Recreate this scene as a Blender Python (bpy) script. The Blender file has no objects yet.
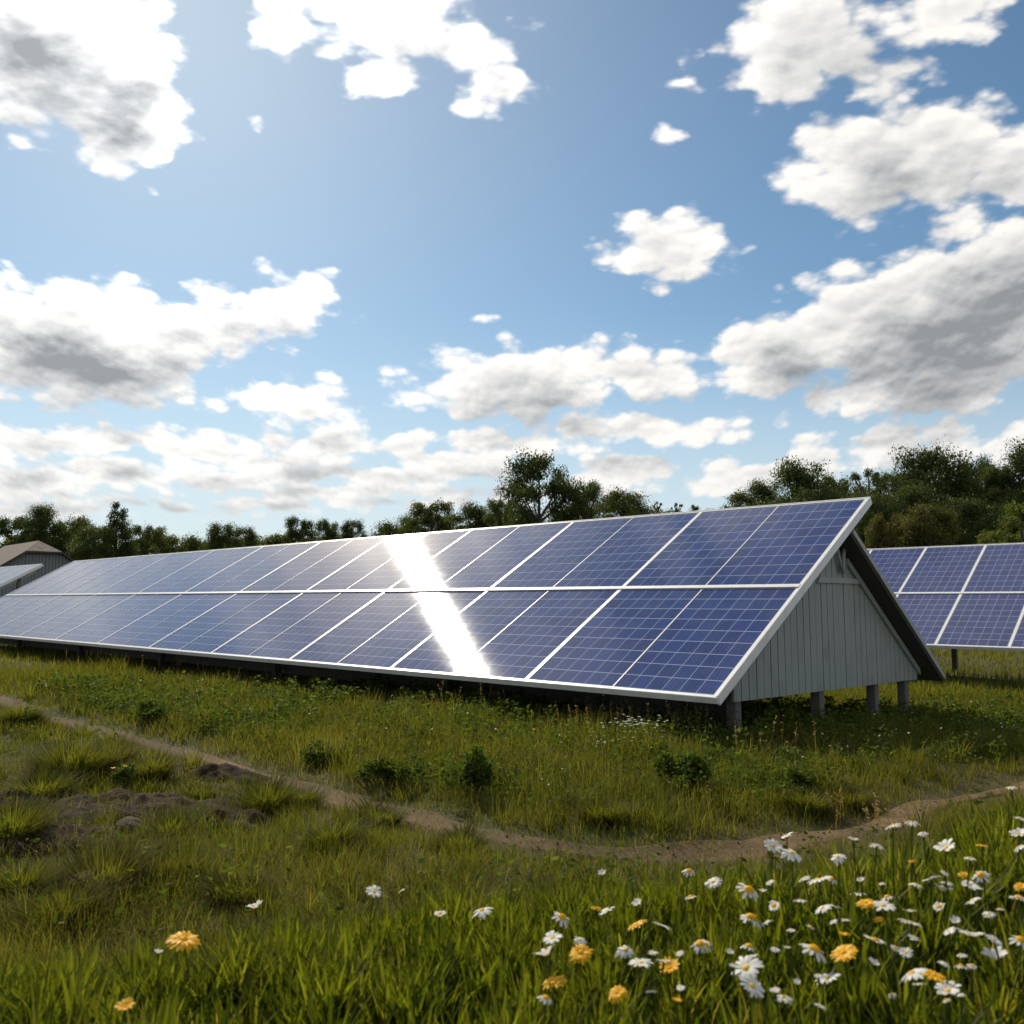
import bpy, bmesh, math, random
import numpy as np
from mathutils import Vector, Matrix

S = bpy.context.scene
C = S.collection
rad = math.radians

# ------------------------------------------------------------------ camera
CAM_H = 1.10
FPX, HORIZON = 874.58, 600.0
cam_d = bpy.data.cameras.new('camera')
cam = bpy.data.objects.new('camera', cam_d)
C.objects.link(cam)
cam.location = (0, 0, CAM_H)
cam.rotation_euler = (rad(90 + 5.7457), 0, 0)
cam_d.sensor_width = 36
cam_d.lens = 36 * FPX / 1024
cam_d.clip_start = 0.02
cam_d.clip_end = 6000
cam_d.dof.use_dof = True
cam_d.dof.focus_distance = 7.5
cam_d.dof.aperture_fstop = 5.6
S.camera = cam
S.view_settings.view_transform = 'Standard'
S.view_settings.look = 'None'
S.view_settings.gamma = 1
S.view_settings.exposure = 0.0
S.render.engine = 'CYCLES'
S.cycles.use_denoising = True
S.cycles.max_bounces = 8
S.cycles.transparent_max_bounces = 8

SUN_AZ, SUN_EL = -23.3, 36.3           # azimuth from +Y towards +X, elevation
SUN = Vector((math.sin(rad(SUN_AZ)) * math.cos(rad(SUN_EL)), math.cos(rad(SUN_AZ)) * math.cos(rad(SUN_EL)), math.sin(rad(SUN_EL))))

# ------------------------------------------------------------------ sun lamp
sl = bpy.data.lights.new('sun', 'SUN')
sl.energy = 5.0
sl.angle = rad(0.5)
sl.color = (1.0, 0.90, 0.73)
so = bpy.data.objects.new('sun', sl)
C.objects.link(so)
so.rotation_euler = (-SUN).to_track_quat('-Z', 'Y').to_euler()
so.location = (-30, 60, 60)

# ------------------------------------------------------------------ node helper
class NT:
    def __init__(s, tree):
        s.t = tree
    def n(s, typ, **kw):
        nd = s.t.nodes.new(typ)
        for k, v in kw.items():
            setattr(nd, k, v)
        return nd
    def put(s, sock, v):
        if isinstance(v, bpy.types.NodeSocket):
            s.t.links.new(v, sock)
        elif v is not None:
            sock.default_value = v
    def m(s, op, a, b=None, c=None, clamp=False):
        nd = s.n('ShaderNodeMath', operation=op, use_clamp=clamp)
        for i, v in enumerate((a, b, c)):
            if v is not None:
                s.put(nd.inputs[i], v)
        return nd.outputs[0]
    def v(s, op, a, b=None, c=None, out=0):
        nd = s.n('ShaderNodeVectorMath', operation=op)
        for i, v in enumerate((a, b, c)):
            if v is not None:
                s.put(nd.inputs[i], v)
        return nd.outputs[out]
    def scale(s, a, k):
        nd = s.n('ShaderNodeVectorMath', operation='SCALE')
        s.put(nd.inputs[0], a); s.put(nd.inputs['Scale'], k)
        return nd.outputs[0]
    def mix(s, f, a, b, blend='MIX'):
        nd = s.n('ShaderNodeMix', data_type='RGBA', blend_type=blend)
        s.put(nd.inputs[0], f); s.put(nd.inputs[6], a); s.put(nd.inputs[7], b)
        return nd.outputs[2]
    def noise(s, vec, scale, detail=4, rough=.5, lac=2.0, dist=0.0):
        nd = s.n('ShaderNodeTexNoise')
        s.put(nd.inputs['Vector'], vec)
        nd.inputs['Scale'].default_value = scale
        nd.inputs['Detail'].default_value = detail
        nd.inputs['Roughness'].default_value = rough
        nd.inputs['Lacunarity'].default_value = lac
        nd.inputs['Distortion'].default_value = dist
        return nd.outputs[0]
    def ss(s, x, lo, hi, a=0.0, b=1.0):
        nd = s.n('ShaderNodeMapRange', interpolation_type='SMOOTHSTEP')
        s.put(nd.inputs[0], x); s.put(nd.inputs[1], lo); s.put(nd.inputs[2], hi); s.put(nd.inputs[3], a); s.put(nd.inputs[4], b)
        return nd.outputs[0]
    def ramp(s, x, stops):
        nd = s.n('ShaderNodeValToRGB')
        e = nd.color_ramp.elements
        while len(e) < len(stops):
            e.new(0.5)
        for el, (p, c) in zip(e, stops):
            el.position = p
            el.color = (*c, 1) if len(c) == 3 else c
        s.put(nd.inputs[0], x)
        return nd.outputs[0]

# ------------------------------------------------------------------ world: blue sky with cumulus at their own bearings
PITCH = rad(5.7457)
def bearing(x, y):
    """tangent-plane bearing (east/north, up/north) of a point of the sky"""
    cx, cy, cz = x - 512.0, FPX, 512.0 - y
    Y = cy * math.cos(PITCH) - cz * math.sin(PITCH)
    Z = cy * math.sin(PITCH) + cz * math.cos(PITCH)
    return cx / Y, Z / Y

#          centre      radii   tilt(deg)  strength
CLOUDS = [(70, 52, 112, 84, 0, 1.15), (120, 108, 66, 60, 0, 1.0), (30, 10, 120, 60, 0, 1.0),
          (282, 18, 40, 30, -20, .55), (395, 18, 92, 44, 0, .75), (386, 78, 42, 24, 10, .5), (455, 40, 52, 38, 0, .6), (494, 84, 40, 26, 35, .5),
          (252, 124, 14, 8, -25, .25), (14, 264, 13, 9, -20, .25),
          (60, 338, 122, 64, 0, 1.1), (120, 360, 108, 46, 0, 1.0), (240, 316, 86, 36, 8, .75), (285, 300, 44, 26, 0, .5),
          (295, 402, 70, 21, -2, .5), (285, 388, 34, 14, 0, .3),
          (40, 444, 62, 20, 0, 0.57), (120, 440, 56, 16, 0, 0.52), (200, 450, 62, 17, 0, 0.52), (30, 478, 84, 18, 0, 0.57), (130, 474, 70, 14, 0, 0.49), (225, 482, 52, 14, 0, 0.49),
          (330, 442, 56, 15, 0, 0.52), (395, 448, 52, 15, 0, 0.49), (300, 474, 64, 14, 0, 0.49), (390, 478, 66, 13, 0, 0.47), (460, 468, 58, 13, 0, 0.49), (470, 446, 30, 10, 0, 0.37),
          (60, 506, 100, 11, 0, 0.43), (180, 508, 80, 10, 0, 0.40), (90, 462, 120, 12, 0, 0.45), (260, 462, 110, 11, 0, 0.45), (430, 458, 110, 11, 0, 0.45), (340, 492, 130, 10, 0, 0.43), (280, 504, 70, 8, 0, 0.35), (400, 502, 80, 9, 0, 0.37), (500, 492, 60, 9, 0, 0.37),
          (180, 332, 66, 30, 0, 0.77),
          (508, 384, 104, 36, 2, .85), (640, 374, 80, 26, -3, .65), (560, 370, 80, 26, 0, .5),
          (630, 429, 112, 14, -2, .45), (520, 444, 90, 16, 5, .45),
          (668, 247, 58, 33, 5, .7), (640, 250, 30, 20, 0, .4),
          (818, 30, 92, 50, 0, .85), (782, 66, 52, 36, 0, .6), (965, 14, 62, 22, 15, .5), (856, 98, 13, 9, 20, .25), (885, 70, 36, 14, 10, .3),
          (880, 158, 92, 56, 5, .85), (950, 150, 90, 48, 0, .75), (1010, 170, 70, 40, -5, .6), (830, 190, 50, 26, 0, .5),
          (985, 280, 120, 66, 10, 1.1), (880, 318, 110, 56, 25, 1.0), (785, 352, 72, 48, 15, .8), (960, 340, 150, 60, 10, 1.0), (900, 384, 110, 36, 0, .7), (860, 300, 50, 30, 0, .5),
          (628, 474, 54, 17, 0, .5), (750, 474, 62, 18, 8, .5), (810, 458, 60, 20, 8, .5), (880, 446, 64, 20, 5, .5), (950, 440, 54, 22, 0, .5), (1020, 446, 50, 20, 0, .5), (690, 486, 56, 11, 0, .35), (590, 486, 50, 9, 0, .3),
          (668, 90, 13, 8, 0, .25), (668, 133, 9, 7, 0, .22), (672, 66, 8, 8, 0, .15), (468, 318, 9, 4, 0, .15),
          # beyond the edges of the view
          (-160, 300, 140, 70, 0, .9), (-330, 120, 170, 90, 0, 1.0), (-120, 440, 150, 30, 0, .6), (1190, 240, 120, 70, 0, .9), (1150, 450, 130, 34, 0, .6),
          (-420, 420, 160, 40, 0, .7), (1300, 60, 120, 70, 0, .9), (200, -220, 90, 60, 0, .7), (620, -160, 170, 70, 0, .9), (950, -260, 160, 80, 0, .9)]

def blob_group():
    g = bpy.data.node_groups.new('cloud_masses', 'ShaderNodeTree')
    g.interface.new_socket('Q', in_out='INPUT', socket_type='NodeSocketVector')
    g.interface.new_socket('Field', in_out='OUTPUT', socket_type='NodeSocketFloat')
    k = NT(g)
    gi, go = k.n('NodeGroupInput'), k.n('NodeGroupOutput')
    q = gi.outputs[0]
    acc = None
    for (x, y, rx, ry, tilt, st) in CLOUDS:
        bx, by = bearing(x, y)
        b2x, _ = bearing(x + 1, y); _, b2y = bearing(x, y - 1)
        ax, ay = rx * (b2x - bx), ry * (b2y - by)
        c_, s_ = math.cos(rad(tilt)), math.sin(rad(tilt))
        # rotated, scaled offset:  ((q-b).R)/a
        d = k.v('SUBTRACT', q, (bx, by, 0))
        if abs(tilt) > 1:
            e1 = k.v('DOT_PRODUCT', d, (c_ / ax, s_ / ax, 0), out=1)
            e2 = k.v('DOT_PRODUCT', d, (-s_ / ay, c_ / ay, 0), out=1)
            ln = k.m('SQRT', k.m('MULTIPLY_ADD', e1, e1, k.m('MULTIPLY', e2, e2)))
        else:
            ln = k.v('LENGTH', k.v('MULTIPLY', d, (1 / ax, 1 / ay, 0)), out=1)
        f = k.m('MULTIPLY_ADD', ln, -st, st)
        acc = f if acc is None else k.m('SMOOTH_MAX', acc, f, 0.12)
    g.links.new(acc, go.inputs[0])
    return g

def build_world():
    w = bpy.data.worlds.new('World')
    S.world = w
    w.use_nodes = True
    w.cycles.sampling_method = 'MANUAL'
    w.cycles.sample_map_resolution = 512
    t = w.node_tree
    t.nodes.clear()
    k = NT(t)
    D = k.n('ShaderNodeTexCoord').outputs['Generated']
    sep = k.n('ShaderNodeSeparateXYZ')
    t.links.new(D, sep.inputs[0])
    X, Y, Z = sep.outputs
    sky = k.n('ShaderNodeTexSky', sky_type='NISHITA')
    sky.sun_disc = False
    sky.sun_elevation = rad(SUN_EL)
    sky.sun_rotation = rad(SUN_AZ)
    sky.altitude = 100
    sky.air_density = 1.0
    sky.dust_density = 0.25
    sky.ozone_density = 1.3
    skyc = k.mix(1.0, sky.outputs[0], (SKY_K * .80, SKY_K * 1.0, SKY_K * 1.02, 1), 'MULTIPLY')
    # tangent-plane bearings
    ys = k.m('MAXIMUM', Y, 0.04)
    comb = k.n('ShaderNodeCombineXYZ')
    k.put(comb.inputs[0], k.m('DIVIDE', X, ys)); k.put(comb.inputs[1], k.m('DIVIDE', Z, ys))
    Q = comb.outputs[0]
    # detail shrinks towards the horizon as the cloud deck recedes
    qy = k.m('MAXIMUM', k.m('ADD', k.m('DIVIDE', Z, ys), .50), .05)
    cq = k.n('ShaderNodeCombineXYZ')
    k.put(cq.inputs[0], k.m('MULTIPLY', k.m('DIVIDE', k.m('DIVIDE', X, ys), qy), .92))
    k.put(cq.inputs[1], k.m('MULTIPLY', k.m('LOGARITHM', qy, 2.718), 1.45))
    k.put(cq.inputs[2], k.m('MULTIPLY', k.m('LESS_THAN', Y, 0.0), 3.7))
    qn = cq.outputs[0]
    far = k.m('MULTIPLY', qy, 1.05)
    # wisps: fractal noise and billows
    warp = k.n('ShaderNodeTexNoise'); k.put(warp.inputs['Vector'], qn); warp.inputs['Scale'].default_value = 7; warp.inputs['Detail'].default_value = 5; warp.inputs['Roughness'].default_value = .55
    wv = k.v('SUBTRACT', warp.outputs['Color'], (.5, .5, .5))
    wq = k.v('MULTIPLY_ADD', k.scale(wv, far), (.09, .05, 0), Q)
    G = blob_group()
    def blobs(vec):
        nd = k.n('ShaderNodeGroup'); nd.node_tree = G
        k.put(nd.inputs[0], vec)
        return nd.outputs[0]
    def detail(vec):
        vo = k.n('ShaderNodeTexVoronoi', feature='SMOOTH_F1', voronoi_dimensions='2D')
        k.put(vo.inputs['Vector'], vec)
        vo.inputs['Scale'].default_value = 15
        vo.inputs['Detail'].default_value = 3.2
        vo.inputs['Roughness'].default_value = .45
        vo.inputs['Smoothness'].default_value = .26
        bil = k.m('SUBTRACT', .42, vo.outputs['Distance'])
        nz = k.m('SUBTRACT', k.noise(vec, 11, 8, .53), .5)
        return k.m('MULTIPLY_ADD', bil, 1.6, k.m('MULTIPLY', nz, .8)), bil
    wqn = k.v('MULTIPLY_ADD', wv, (.022, .022, 0), qn)
    d0, bil0 = detail(wqn)
    sx, sy = SUN.x / SUN.y, SUN.z / SUN.y
    sdir = k.v('NORMALIZE', k.v('SUBTRACT', (sx, sy, 0), Q))
    upmix = k.v('NORMALIZE', k.v('ADD', k.scale(sdir, .7), (0, .8, 0)))
    def soft(vec):
        return k.m('SUBTRACT', k.noise(vec, 9, 7, .58), .5)
    n1 = soft(k.v('ADD', wqn, k.scale(upmix, .020)))
    n0 = soft(wqn)
    _, bil1 = detail(k.v('ADD', wqn, k.scale(upmix, .013)))
    b0 = blobs(wq)
    b1 = blobs(k.v('ADD', wq, k.scale(k.scale(upmix, far), .055)))
    # generic cover away from the placed clouds (sides, overhead, behind)
    gen = k.m('SUBTRACT', k.noise(k.v('MULTIPLY', D, (1, 1, 1.6)), 3.2, 6, .55), .56)
    qx = k.m('ABSOLUTE', k.m('DIVIDE', X, ys))
    out = k.m('MAXIMUM', k.ss(qx, .8, 1.3), k.ss(k.m('DIVIDE', Z, ys), 1.05, 1.4))
    gen = k.m('ADD', k.m('MULTIPLY', gen, 2.2), k.m('MULTIPLY_ADD', out, 3.0, -3.0))
    f0 = k.m('MULTIPLY_ADD', d0, CL_D, b0)
    f0 = k.m('MAXIMUM', f0, k.m('MULTIPLY_ADD', d0, .15, gen))
    alpha = k.m('POWER', k.ss(f0, CL_LO - .06, CL_LO + .30), 1.2)
    inside = k.m('ADD', k.m('MAXIMUM', b0, gen), k.m('MULTIPLY', n0, .9))
    above = k.m('ADD', k.m('MAXIMUM', b1, gen), k.m('MULTIPLY', n1, 1.3))
    thick = k.ss(above, -.10, k.ss(Z, .10, .36, .62, .95))                                # cloud in the way of the sun
    core = k.ss(inside, .0, k.ss(Z, .10, .36, .75, 1.0))
    shade = k.m('MULTIPLY_ADD', thick, .60, k.m('MULTIPLY', core, .44))
    puff = k.m('ADD', k.m('MULTIPLY', k.m('SUBTRACT', n0, n1), .7), k.m('MULTIPLY', k.m('SUBTRACT', bil0, bil1), .42))          # small-scale relief, lit from the sun's side
    shade = k.m('SUBTRACT', shade, puff, clamp=True)
    csun = k.v('DOT_PRODUCT', D, tuple(SUN), out=1)
    glow = k.m('POWER', k.m('MAXIMUM', csun, 0.0), 14)
    lit = k.m('MULTIPLY_ADD', glow, .9, CL_LIT)
    dark = k.m('MULTIPLY_ADD', glow, .16, CL_DARK)
    val = k.n('ShaderNodeMix', data_type='FLOAT')
    k.put(val.inputs[0], shade); k.put(val.inputs[2], lit); k.put(val.inputs[3], dark)
    tint = k.mix(shade, (1.0, .965, .915, 1), (.90, .945, .985, 1))
    cl = k.mix(1.0, tint, val.outputs[0], 'MULTIPLY')
    # near the horizon everything pales
    low = k.ss(Z, .0, .34, .85, 0.0)
    skyc = k.mix(low, skyc, (.70, .775, .83, 1))
    skyc = k.mix(k.m('MULTIPLY', k.m('POWER', k.m('MAXIMUM', csun, 0.0), 9), .20), skyc, (1.0, 1.0, 1.0, 1))
    cl = k.mix(k.ss(Z, .02, .22, .55, 0.0), cl, (.86, .87, .87, 1))
    col = k.mix(alpha, skyc, cl)
    bg = k.n('ShaderNodeBackground')
    k.put(bg.inputs[0], k.scale(col, 1.0 / SKY_S)); bg.inputs[1].default_value = SKY_S
    o = k.n('ShaderNodeOutputWorld')
    t.links.new(bg.outputs[0], o.inputs[0])
SKY_S = 0.1
SKY_K = 0.092
CL_D = .42
CL_LO = -.30
CL_LIT, CL_DARK = 1.02, .34
build_world()

# ------------------------------------------------------------------ frames of reference
U = Vector((-.72378425, .69002635, 0))        # along the rows, away from the camera
V = Vector((.69002635, .72378425, 0))         # across the rows, away from the camera
A0 = Vector((1.49337908, 6.53782397, 0))      # ground under the near corner of the big array
ROT = math.atan2(-U.y, -U.x)
TILT = rad(29.84)
Hn = 0.39
rng = np.random.default_rng(11)
random.seed(5)

def ray(x, y):
    return Vector(((x - 512.0), FPX * math.cos(PITCH) - (512.0 - y) * math.sin(PITCH), FPX * math.sin(PITCH) + (512.0 - y) * math.cos(PITCH)))
def spot(x, y, z=0.0):
    r = ray(x, y)
    p = Vector((0, 0, CAM_H)) + r * ((z - CAM_H) / r.z)
    return p

# ------------------------------------------------------------------ object helpers
def tag(o, label=None, cat=None, group=None, kind=None):
    if label: o['label'] = label
    if cat: o['category'] = cat
    if group: o['group'] = group
    if kind: o['kind'] = kind
    return o
def thing(name, label, cat, loc=(0, 0, 0), rz=0.0, group=None):
    o = bpy.data.objects.new(name, None)
    C.objects.link(o)
    o.location = loc
    o.rotation_euler = (0, 0, rz)
    o.empty_display_size = .1
    return tag(o, label, cat, group)
def link_mesh(name, me, mat=None, parent=None, loc=None, rot=None):
    o = bpy.data.objects.new(name, me)
    C.objects.link(o)
    if mat is not None and len(me.materials) == 0:
        me.materials.append(mat)
    if parent is not None:
        o.parent = parent
    if loc is not None: o.location = loc
    if rot is not None: o.rotation_euler = rot
    return o
def from_bm(name, bm, mat, parent=None, loc=None, rot=None, smooth=False):
    me = bpy.data.meshes.new(name)
    bmesh.ops.recalc_face_normals(bm, faces=bm.faces)
    bm.to_mesh(me); bm.free()
    if smooth:
        me.polygons.foreach_set('use_smooth', [True] * len(me.polygons))
    return link_mesh(name, me, mat, parent, loc, rot)
def box(bm, lo, hi, M=None, bevel=0.0):
    vs = [bm.verts.new((x, y, z)) for x in (lo[0], hi[0]) for y in (lo[1], hi[1]) for z in (lo[2], hi[2])]
    fs = [bm.faces.new([vs[i] for i in q]) for q in ((0, 1, 3, 2), (4, 6, 7, 5), (0, 4, 5, 1), (2, 3, 7, 6), (0, 2, 6, 4), (1, 5, 7, 3))]
    if bevel:
        es = list({e for f in fs for e in f.edges})
        r = bmesh.ops.bevel(bm, geom=es, offset=bevel, segments=1, affect='EDGES')
        vs = list({v for f in r['faces'] for v in f.verts} | {v for v in vs if v.is_valid})
    if M is not None:
        bmesh.ops.transform(bm, matrix=M, verts=[v for v in vs if v.is_valid])
    return vs
def prism(bm, poly, x0, x1):
    """polygon in (y, z) extruded along x"""
    a = [bm.verts.new((x0, y, z)) for y, z in poly]
    b = [bm.verts.new((x1, y, z)) for y, z in poly]
    bm.faces.new(a); bm.faces.new(b[::-1])
    for i in range(len(a)):
        j = (i + 1) % len(a)
        bm.faces.new((a[i], b[i], b[j], a[j]))
def tube(bm, pts, radii, seg=7):
    rings = []
    for i, p in enumerate(pts):
        p = Vector(p)
        d = (Vector(pts[min(i + 1, len(pts) - 1)]) - Vector(pts[max(i - 1, 0)])).normalized()
        a = d.orthogonal().normalized(); b = d.cross(a)
        rings.append([bm.verts.new(p + (a * math.cos(2 * math.pi * k / seg) + b * math.sin(2 * math.pi * k / seg)) * radii[i]) for k in range(seg)])
    for r0, r1 in zip(rings, rings[1:]):
        # keep the rings aligned
        off = min(range(seg), key=lambda o: (r1[o].co - r0[0].co).length)
        for k in range(seg):
            bm.faces.new((r0[k], r0[(k + 1) % seg], r1[(k + 1 + off) % seg], r1[(k + off) % seg]))
    bm.faces.new(rings[0][::-1]); bm.faces.new(rings[-1])
def quad_mesh(name, verts, quads, mat, tone=None, smooth=False):
    me = bpy.data.meshes.new(name)
    nv, nq = len(verts), len(quads)
    me.vertices.add(nv); me.vertices.foreach_set('co', np.asarray(verts, np.float32).ravel())
    me.loops.add(nq * 4); me.loops.foreach_set('vertex_index', np.asarray(quads, np.int32).ravel())
    me.polygons.add(nq); me.polygons.foreach_set('loop_start', np.arange(nq, dtype=np.int32) * 4)
    me.polygons.foreach_set('loop_total', np.full(nq, 4, np.int32))
    if smooth:
        me.polygons.foreach_set('use_smooth', np.ones(nq, bool))
    me.update(calc_edges=True)
    if tone is not None:
        at = me.attributes.new('tone', 'FLOAT', 'POINT')
        at.data.foreach_set('value', np.asarray(tone, np.float32))
    if mat is not None:
        me.materials.append(mat)
    return me

def vnoise(x, y, f, seed=0):
    """smooth lattice noise 0..1"""
    x = np.asarray(x, float) * f + 1000.3 * (seed + 1); y = np.asarray(y, float) * f + 517.7 * (seed + 1)
    xi, yi = np.floor(x), np.floor(y)
    fx, fy = x - xi, y - yi
    fx = fx * fx * (3 - 2 * fx); fy = fy * fy * (3 - 2 * fy)
    def h(a, b):
        s = np.sin(a * 127.1 + b * 311.7 + seed * 74.7) * 43758.5453
        return s - np.floor(s)
    return (h(xi, yi) * (1 - fx) + h(xi + 1, yi) * fx) * (1 - fy) + (h(xi, yi + 1) * (1 - fx) + h(xi + 1, yi + 1) * fx) * fy

# ------------------------------------------------------------------ materials
def material(name):
    m = bpy.data.materials.new(name)
    m.use_nodes = True
    t = m.node_tree
    t.nodes.clear()
    k = NT(t)
    o = k.n('ShaderNodeOutputMaterial')
    return m, k, o
def principled(k, col, rough=.6, **kw):
    b = k.n('ShaderNodeBsdfPrincipled')
    k.put(b.inputs['Base Color'], col if isinstance(col, bpy.types.NodeSocket) else (*col, 1))
    k.put(b.inputs['Roughness'], rough)
    for a, v in kw.items():
        k.put(b.inputs[a.replace('_', ' ')], v)
    return b
def obj_co(k):
    return k.n('ShaderNodeTexCoord').outputs['Object']

def mat_paint(name, col, rough=.45, dirt=.25, metal=0.0, scale=6.0):
    m, k, o = material(name)
    co = obj_co(k)
    g = k.noise(co, scale, 6, .6)
    streak = k.noise(k.v('MULTIPLY', co, (9, 9, 1.2)), 2.2, 4, .6)
    f = k.m('MULTIPLY', k.ss(k.m('ADD', k.m('MULTIPLY', g, .6), k.m('MULTIPLY', streak, .4)), .48, .68), dirt)
    c = k.mix(f, (*col, 1), (col[0] * .45, col[1] * .42, col[2] * .36, 1))
    b = principled(k, c, k.m('MULTIPLY_ADD', g, .3, rough - .15), Metallic=metal)
    k.t.links.new(b.outputs[0], o.inputs[0])
    return m

def mat_glass(name, pw, ln, ncol, nrow):
    """dark blue cells behind glass; x along the row, y up the slope, metres"""
    m, k, o = material(name)
    co = obj_co(k)
    sp = k.n('ShaderNodeSeparateXYZ'); k.t.links.new(co, sp.inputs[0])
    mx, my = .03, .035
    cw, ch = (pw - 2 * mx) / ncol, (ln - 2 * my) / nrow
    gx = k.m('DIVIDE', k.m('SUBTRACT', sp.outputs[0], mx), cw)
    gy = k.m('DIVIDE', k.m('SUBTRACT', sp.outputs[1], my), ch)
    def line(g, cell, wd):
        fr = k.m('FRACT', g)
        d = k.m('MULTIPLY', k.m('MINIMUM', fr, k.m('SUBTRACT', 1.0, fr)), cell)
        return k.ss(d, wd * .55, wd * .95, 1.0, 0.0)
    lx, ly = line(gx, cw, .0040), line(gy, ch, .0048)
    busx = k.m('FRACT', k.m('MULTIPLY', gx, 3.0))
    bus = k.ss(k.m('ABSOLUTE', k.m('SUBTRACT', busx, .5)), .012, .03, .13, 0.0)
    ln_ = k.m('MAXIMUM', k.m('MAXIMUM', k.m('MULTIPLY', lx, .8), ly), bus)
    cid = k.n('ShaderNodeCombineXYZ')
    k.put(cid.inputs[0], k.m('FLOOR', gx)); k.put(cid.inputs[1], k.m('FLOOR', gy))
    oi = k.n('ShaderNodeObjectInfo'); k.put(cid.inputs[2], k.m('MULTIPLY', oi.outputs['Random'], 90))
    wn = k.n('ShaderNodeTexWhiteNoise'); k.put(wn.inputs['Vector'], cid.outputs[0])
    grain = k.n('ShaderNodeTexVoronoi', feature='F1'); k.put(grain.inputs['Vector'], k.v('ADD', co, k.scale(cid.outputs[0], 3.1))); grain.inputs['Scale'].default_value = 46
    var = k.m('ADD', k.m('MULTIPLY', wn.outputs[0], .5), k.m('MULTIPLY', k.n('ShaderNodeSeparateColor').outputs[0], 0.0))
    sc = k.n('ShaderNodeSeparateColor'); k.t.links.new(grain.outputs['Color'], sc.inputs[0])
    var = k.m('ADD', k.m('MULTIPLY', wn.outputs[0], .55), k.m('MULTIPLY', sc.outputs[0], .45))
    cell = k.mix(var, (.003, .014, .095, 1), (.012, .036, .175, 1))
    col = k.mix(ln_, cell, (.34, .37, .50, 1))
    dust = k.ss(k.noise(k.v('ADD', co, k.scale(cid.outputs[0], 0.0)), 2.4, 7, .62), .45, .8, 0, .10)
    col = k.mix(dust, col, (.30, .29, .27, 1))
    tan = k.n('ShaderNodeVectorTransform', vector_type='VECTOR', convert_from='OBJECT', convert_to='WORLD')
    tan.inputs[0].default_value = GL_TAN
    rg = k.m('MULTIPLY_ADD', k.noise(co, 1.7, 5, .6), .03, GL_ROUGH - .015)
    b = principled(k, col, rg, Anisotropic=GL_ANISO, Tangent=tan.outputs[0])
    b.inputs['IOR'].default_value = GL_IOR
    # faint waviness of the glass
    bp = k.n('ShaderNodeBump'); bp.inputs['Strength'].default_value = .05; bp.inputs['Distance'].default_value = .02
    k.put(bp.inputs['Height'], k.noise(co, 3.0, 2, .5)); k.t.links.new(bp.outputs[0], b.inputs['Normal'])
    # thin film of dust: a broad, weak sheen that grows at grazing angles
    hz = k.n('ShaderNodeBsdfAnisotropic'); hz.inputs['Color'].default_value = (1.0, .93, .82, 1); hz.inputs['Roughness'].default_value = .38
    geo = k.n('ShaderNodeNewGeometry')
    cs = k.m('ABSOLUTE', k.v('DOT_PRODUCT', geo.outputs['Normal'], geo.outputs['Incoming'], out=1))
    ms = k.n('ShaderNodeMixShader')
    k.put(ms.inputs[0], k.m('MULTIPLY_ADD', k.m('POWER', k.m('SUBTRACT', 1.0, cs), 14.0), GL_DUST, .0002))
    k.t.links.new(b.outputs[0], ms.inputs[1]); k.t.links.new(hz.outputs[0], ms.inputs[2])
    k.t.links.new(ms.outputs[0], o.inputs[0])
    return m
GL_DUST = .6
GL_ROUGH, GL_ANISO, GL_IOR = .106, 1.0, 1.50
GL_TAN = (-.92, .39, 0)

def mat_leaf(name, stops, trans=.35, spec=.25, noise_mix=None, rough=.55, through=(1.25, 1.3, .55)):
    m, k, o = material(name)
    at = k.n('ShaderNodeAttribute', attribute_name='tone')
    c = k.ramp(at.outputs['Fac'], stops)
    if noise_mix:
        geo = k.n('ShaderNodeNewGeometry').outputs['Position']
        f = k.ss(k.noise(geo, noise_mix[0], 4, .6), .40, .66, 0, noise_mix[2])
        c = k.mix(f, c, (*noise_mix[1], 1))
    b = principled(k, c, rough)
    b.inputs['Specular IOR Level'].default_value = spec
    tr = k.n('ShaderNodeBsdfTranslucent')
    k.put(tr.inputs[0], k.mix(1.0, c, (*through, 1), 'MULTIPLY'))
    ms = k.n('ShaderNodeMixShader'); ms.inputs[0].default_value = trans
    k.t.links.new(b.outputs[0], ms.inputs[1]); k.t.links.new(tr.outputs[0], ms.inputs[2])
    k.t.links.new(ms.outputs[0], o.inputs[0])
    return m

def mat_soil(name, a, b_, c_, scale=5.0, bump=.6):
    m, k, o = material(name)
    geo = k.n('ShaderNodeNewGeometry').outputs['Position']
    n1 = k.noise(geo, scale, 8, .62); n2 = k.noise(geo, scale * 9, 5, .6); n3 = k.noise(geo, .35, 3, .5)
    c = k.mix(k.ss(n1, .36, .64), (*a, 1), (*b_, 1))
    c = k.mix(k.ss(n3, .42, .6), c, (*c_, 1))
    c = k.mix(k.ss(n2, .56, .74, 0, .6), c, (b_[0] * 1.7, b_[1] * 1.65, b_[2] * 1.6, 1))
    bs = principled(k, c, .95); bs.inputs['Specular IOR Level'].default_value = .1
    bp = k.n('ShaderNodeBump'); bp.inputs['Strength'].default_value = bump; bp.inputs['Distance'].default_value = .03
    k.put(bp.inputs['Height'], k.m('ADD', n1, k.m('MULTIPLY', n2, .5))); k.t.links.new(bp.outputs[0], bs.inputs['Normal'])
    k.t.links.new(bs.outputs[0], o.inputs[0])
    return m

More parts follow.
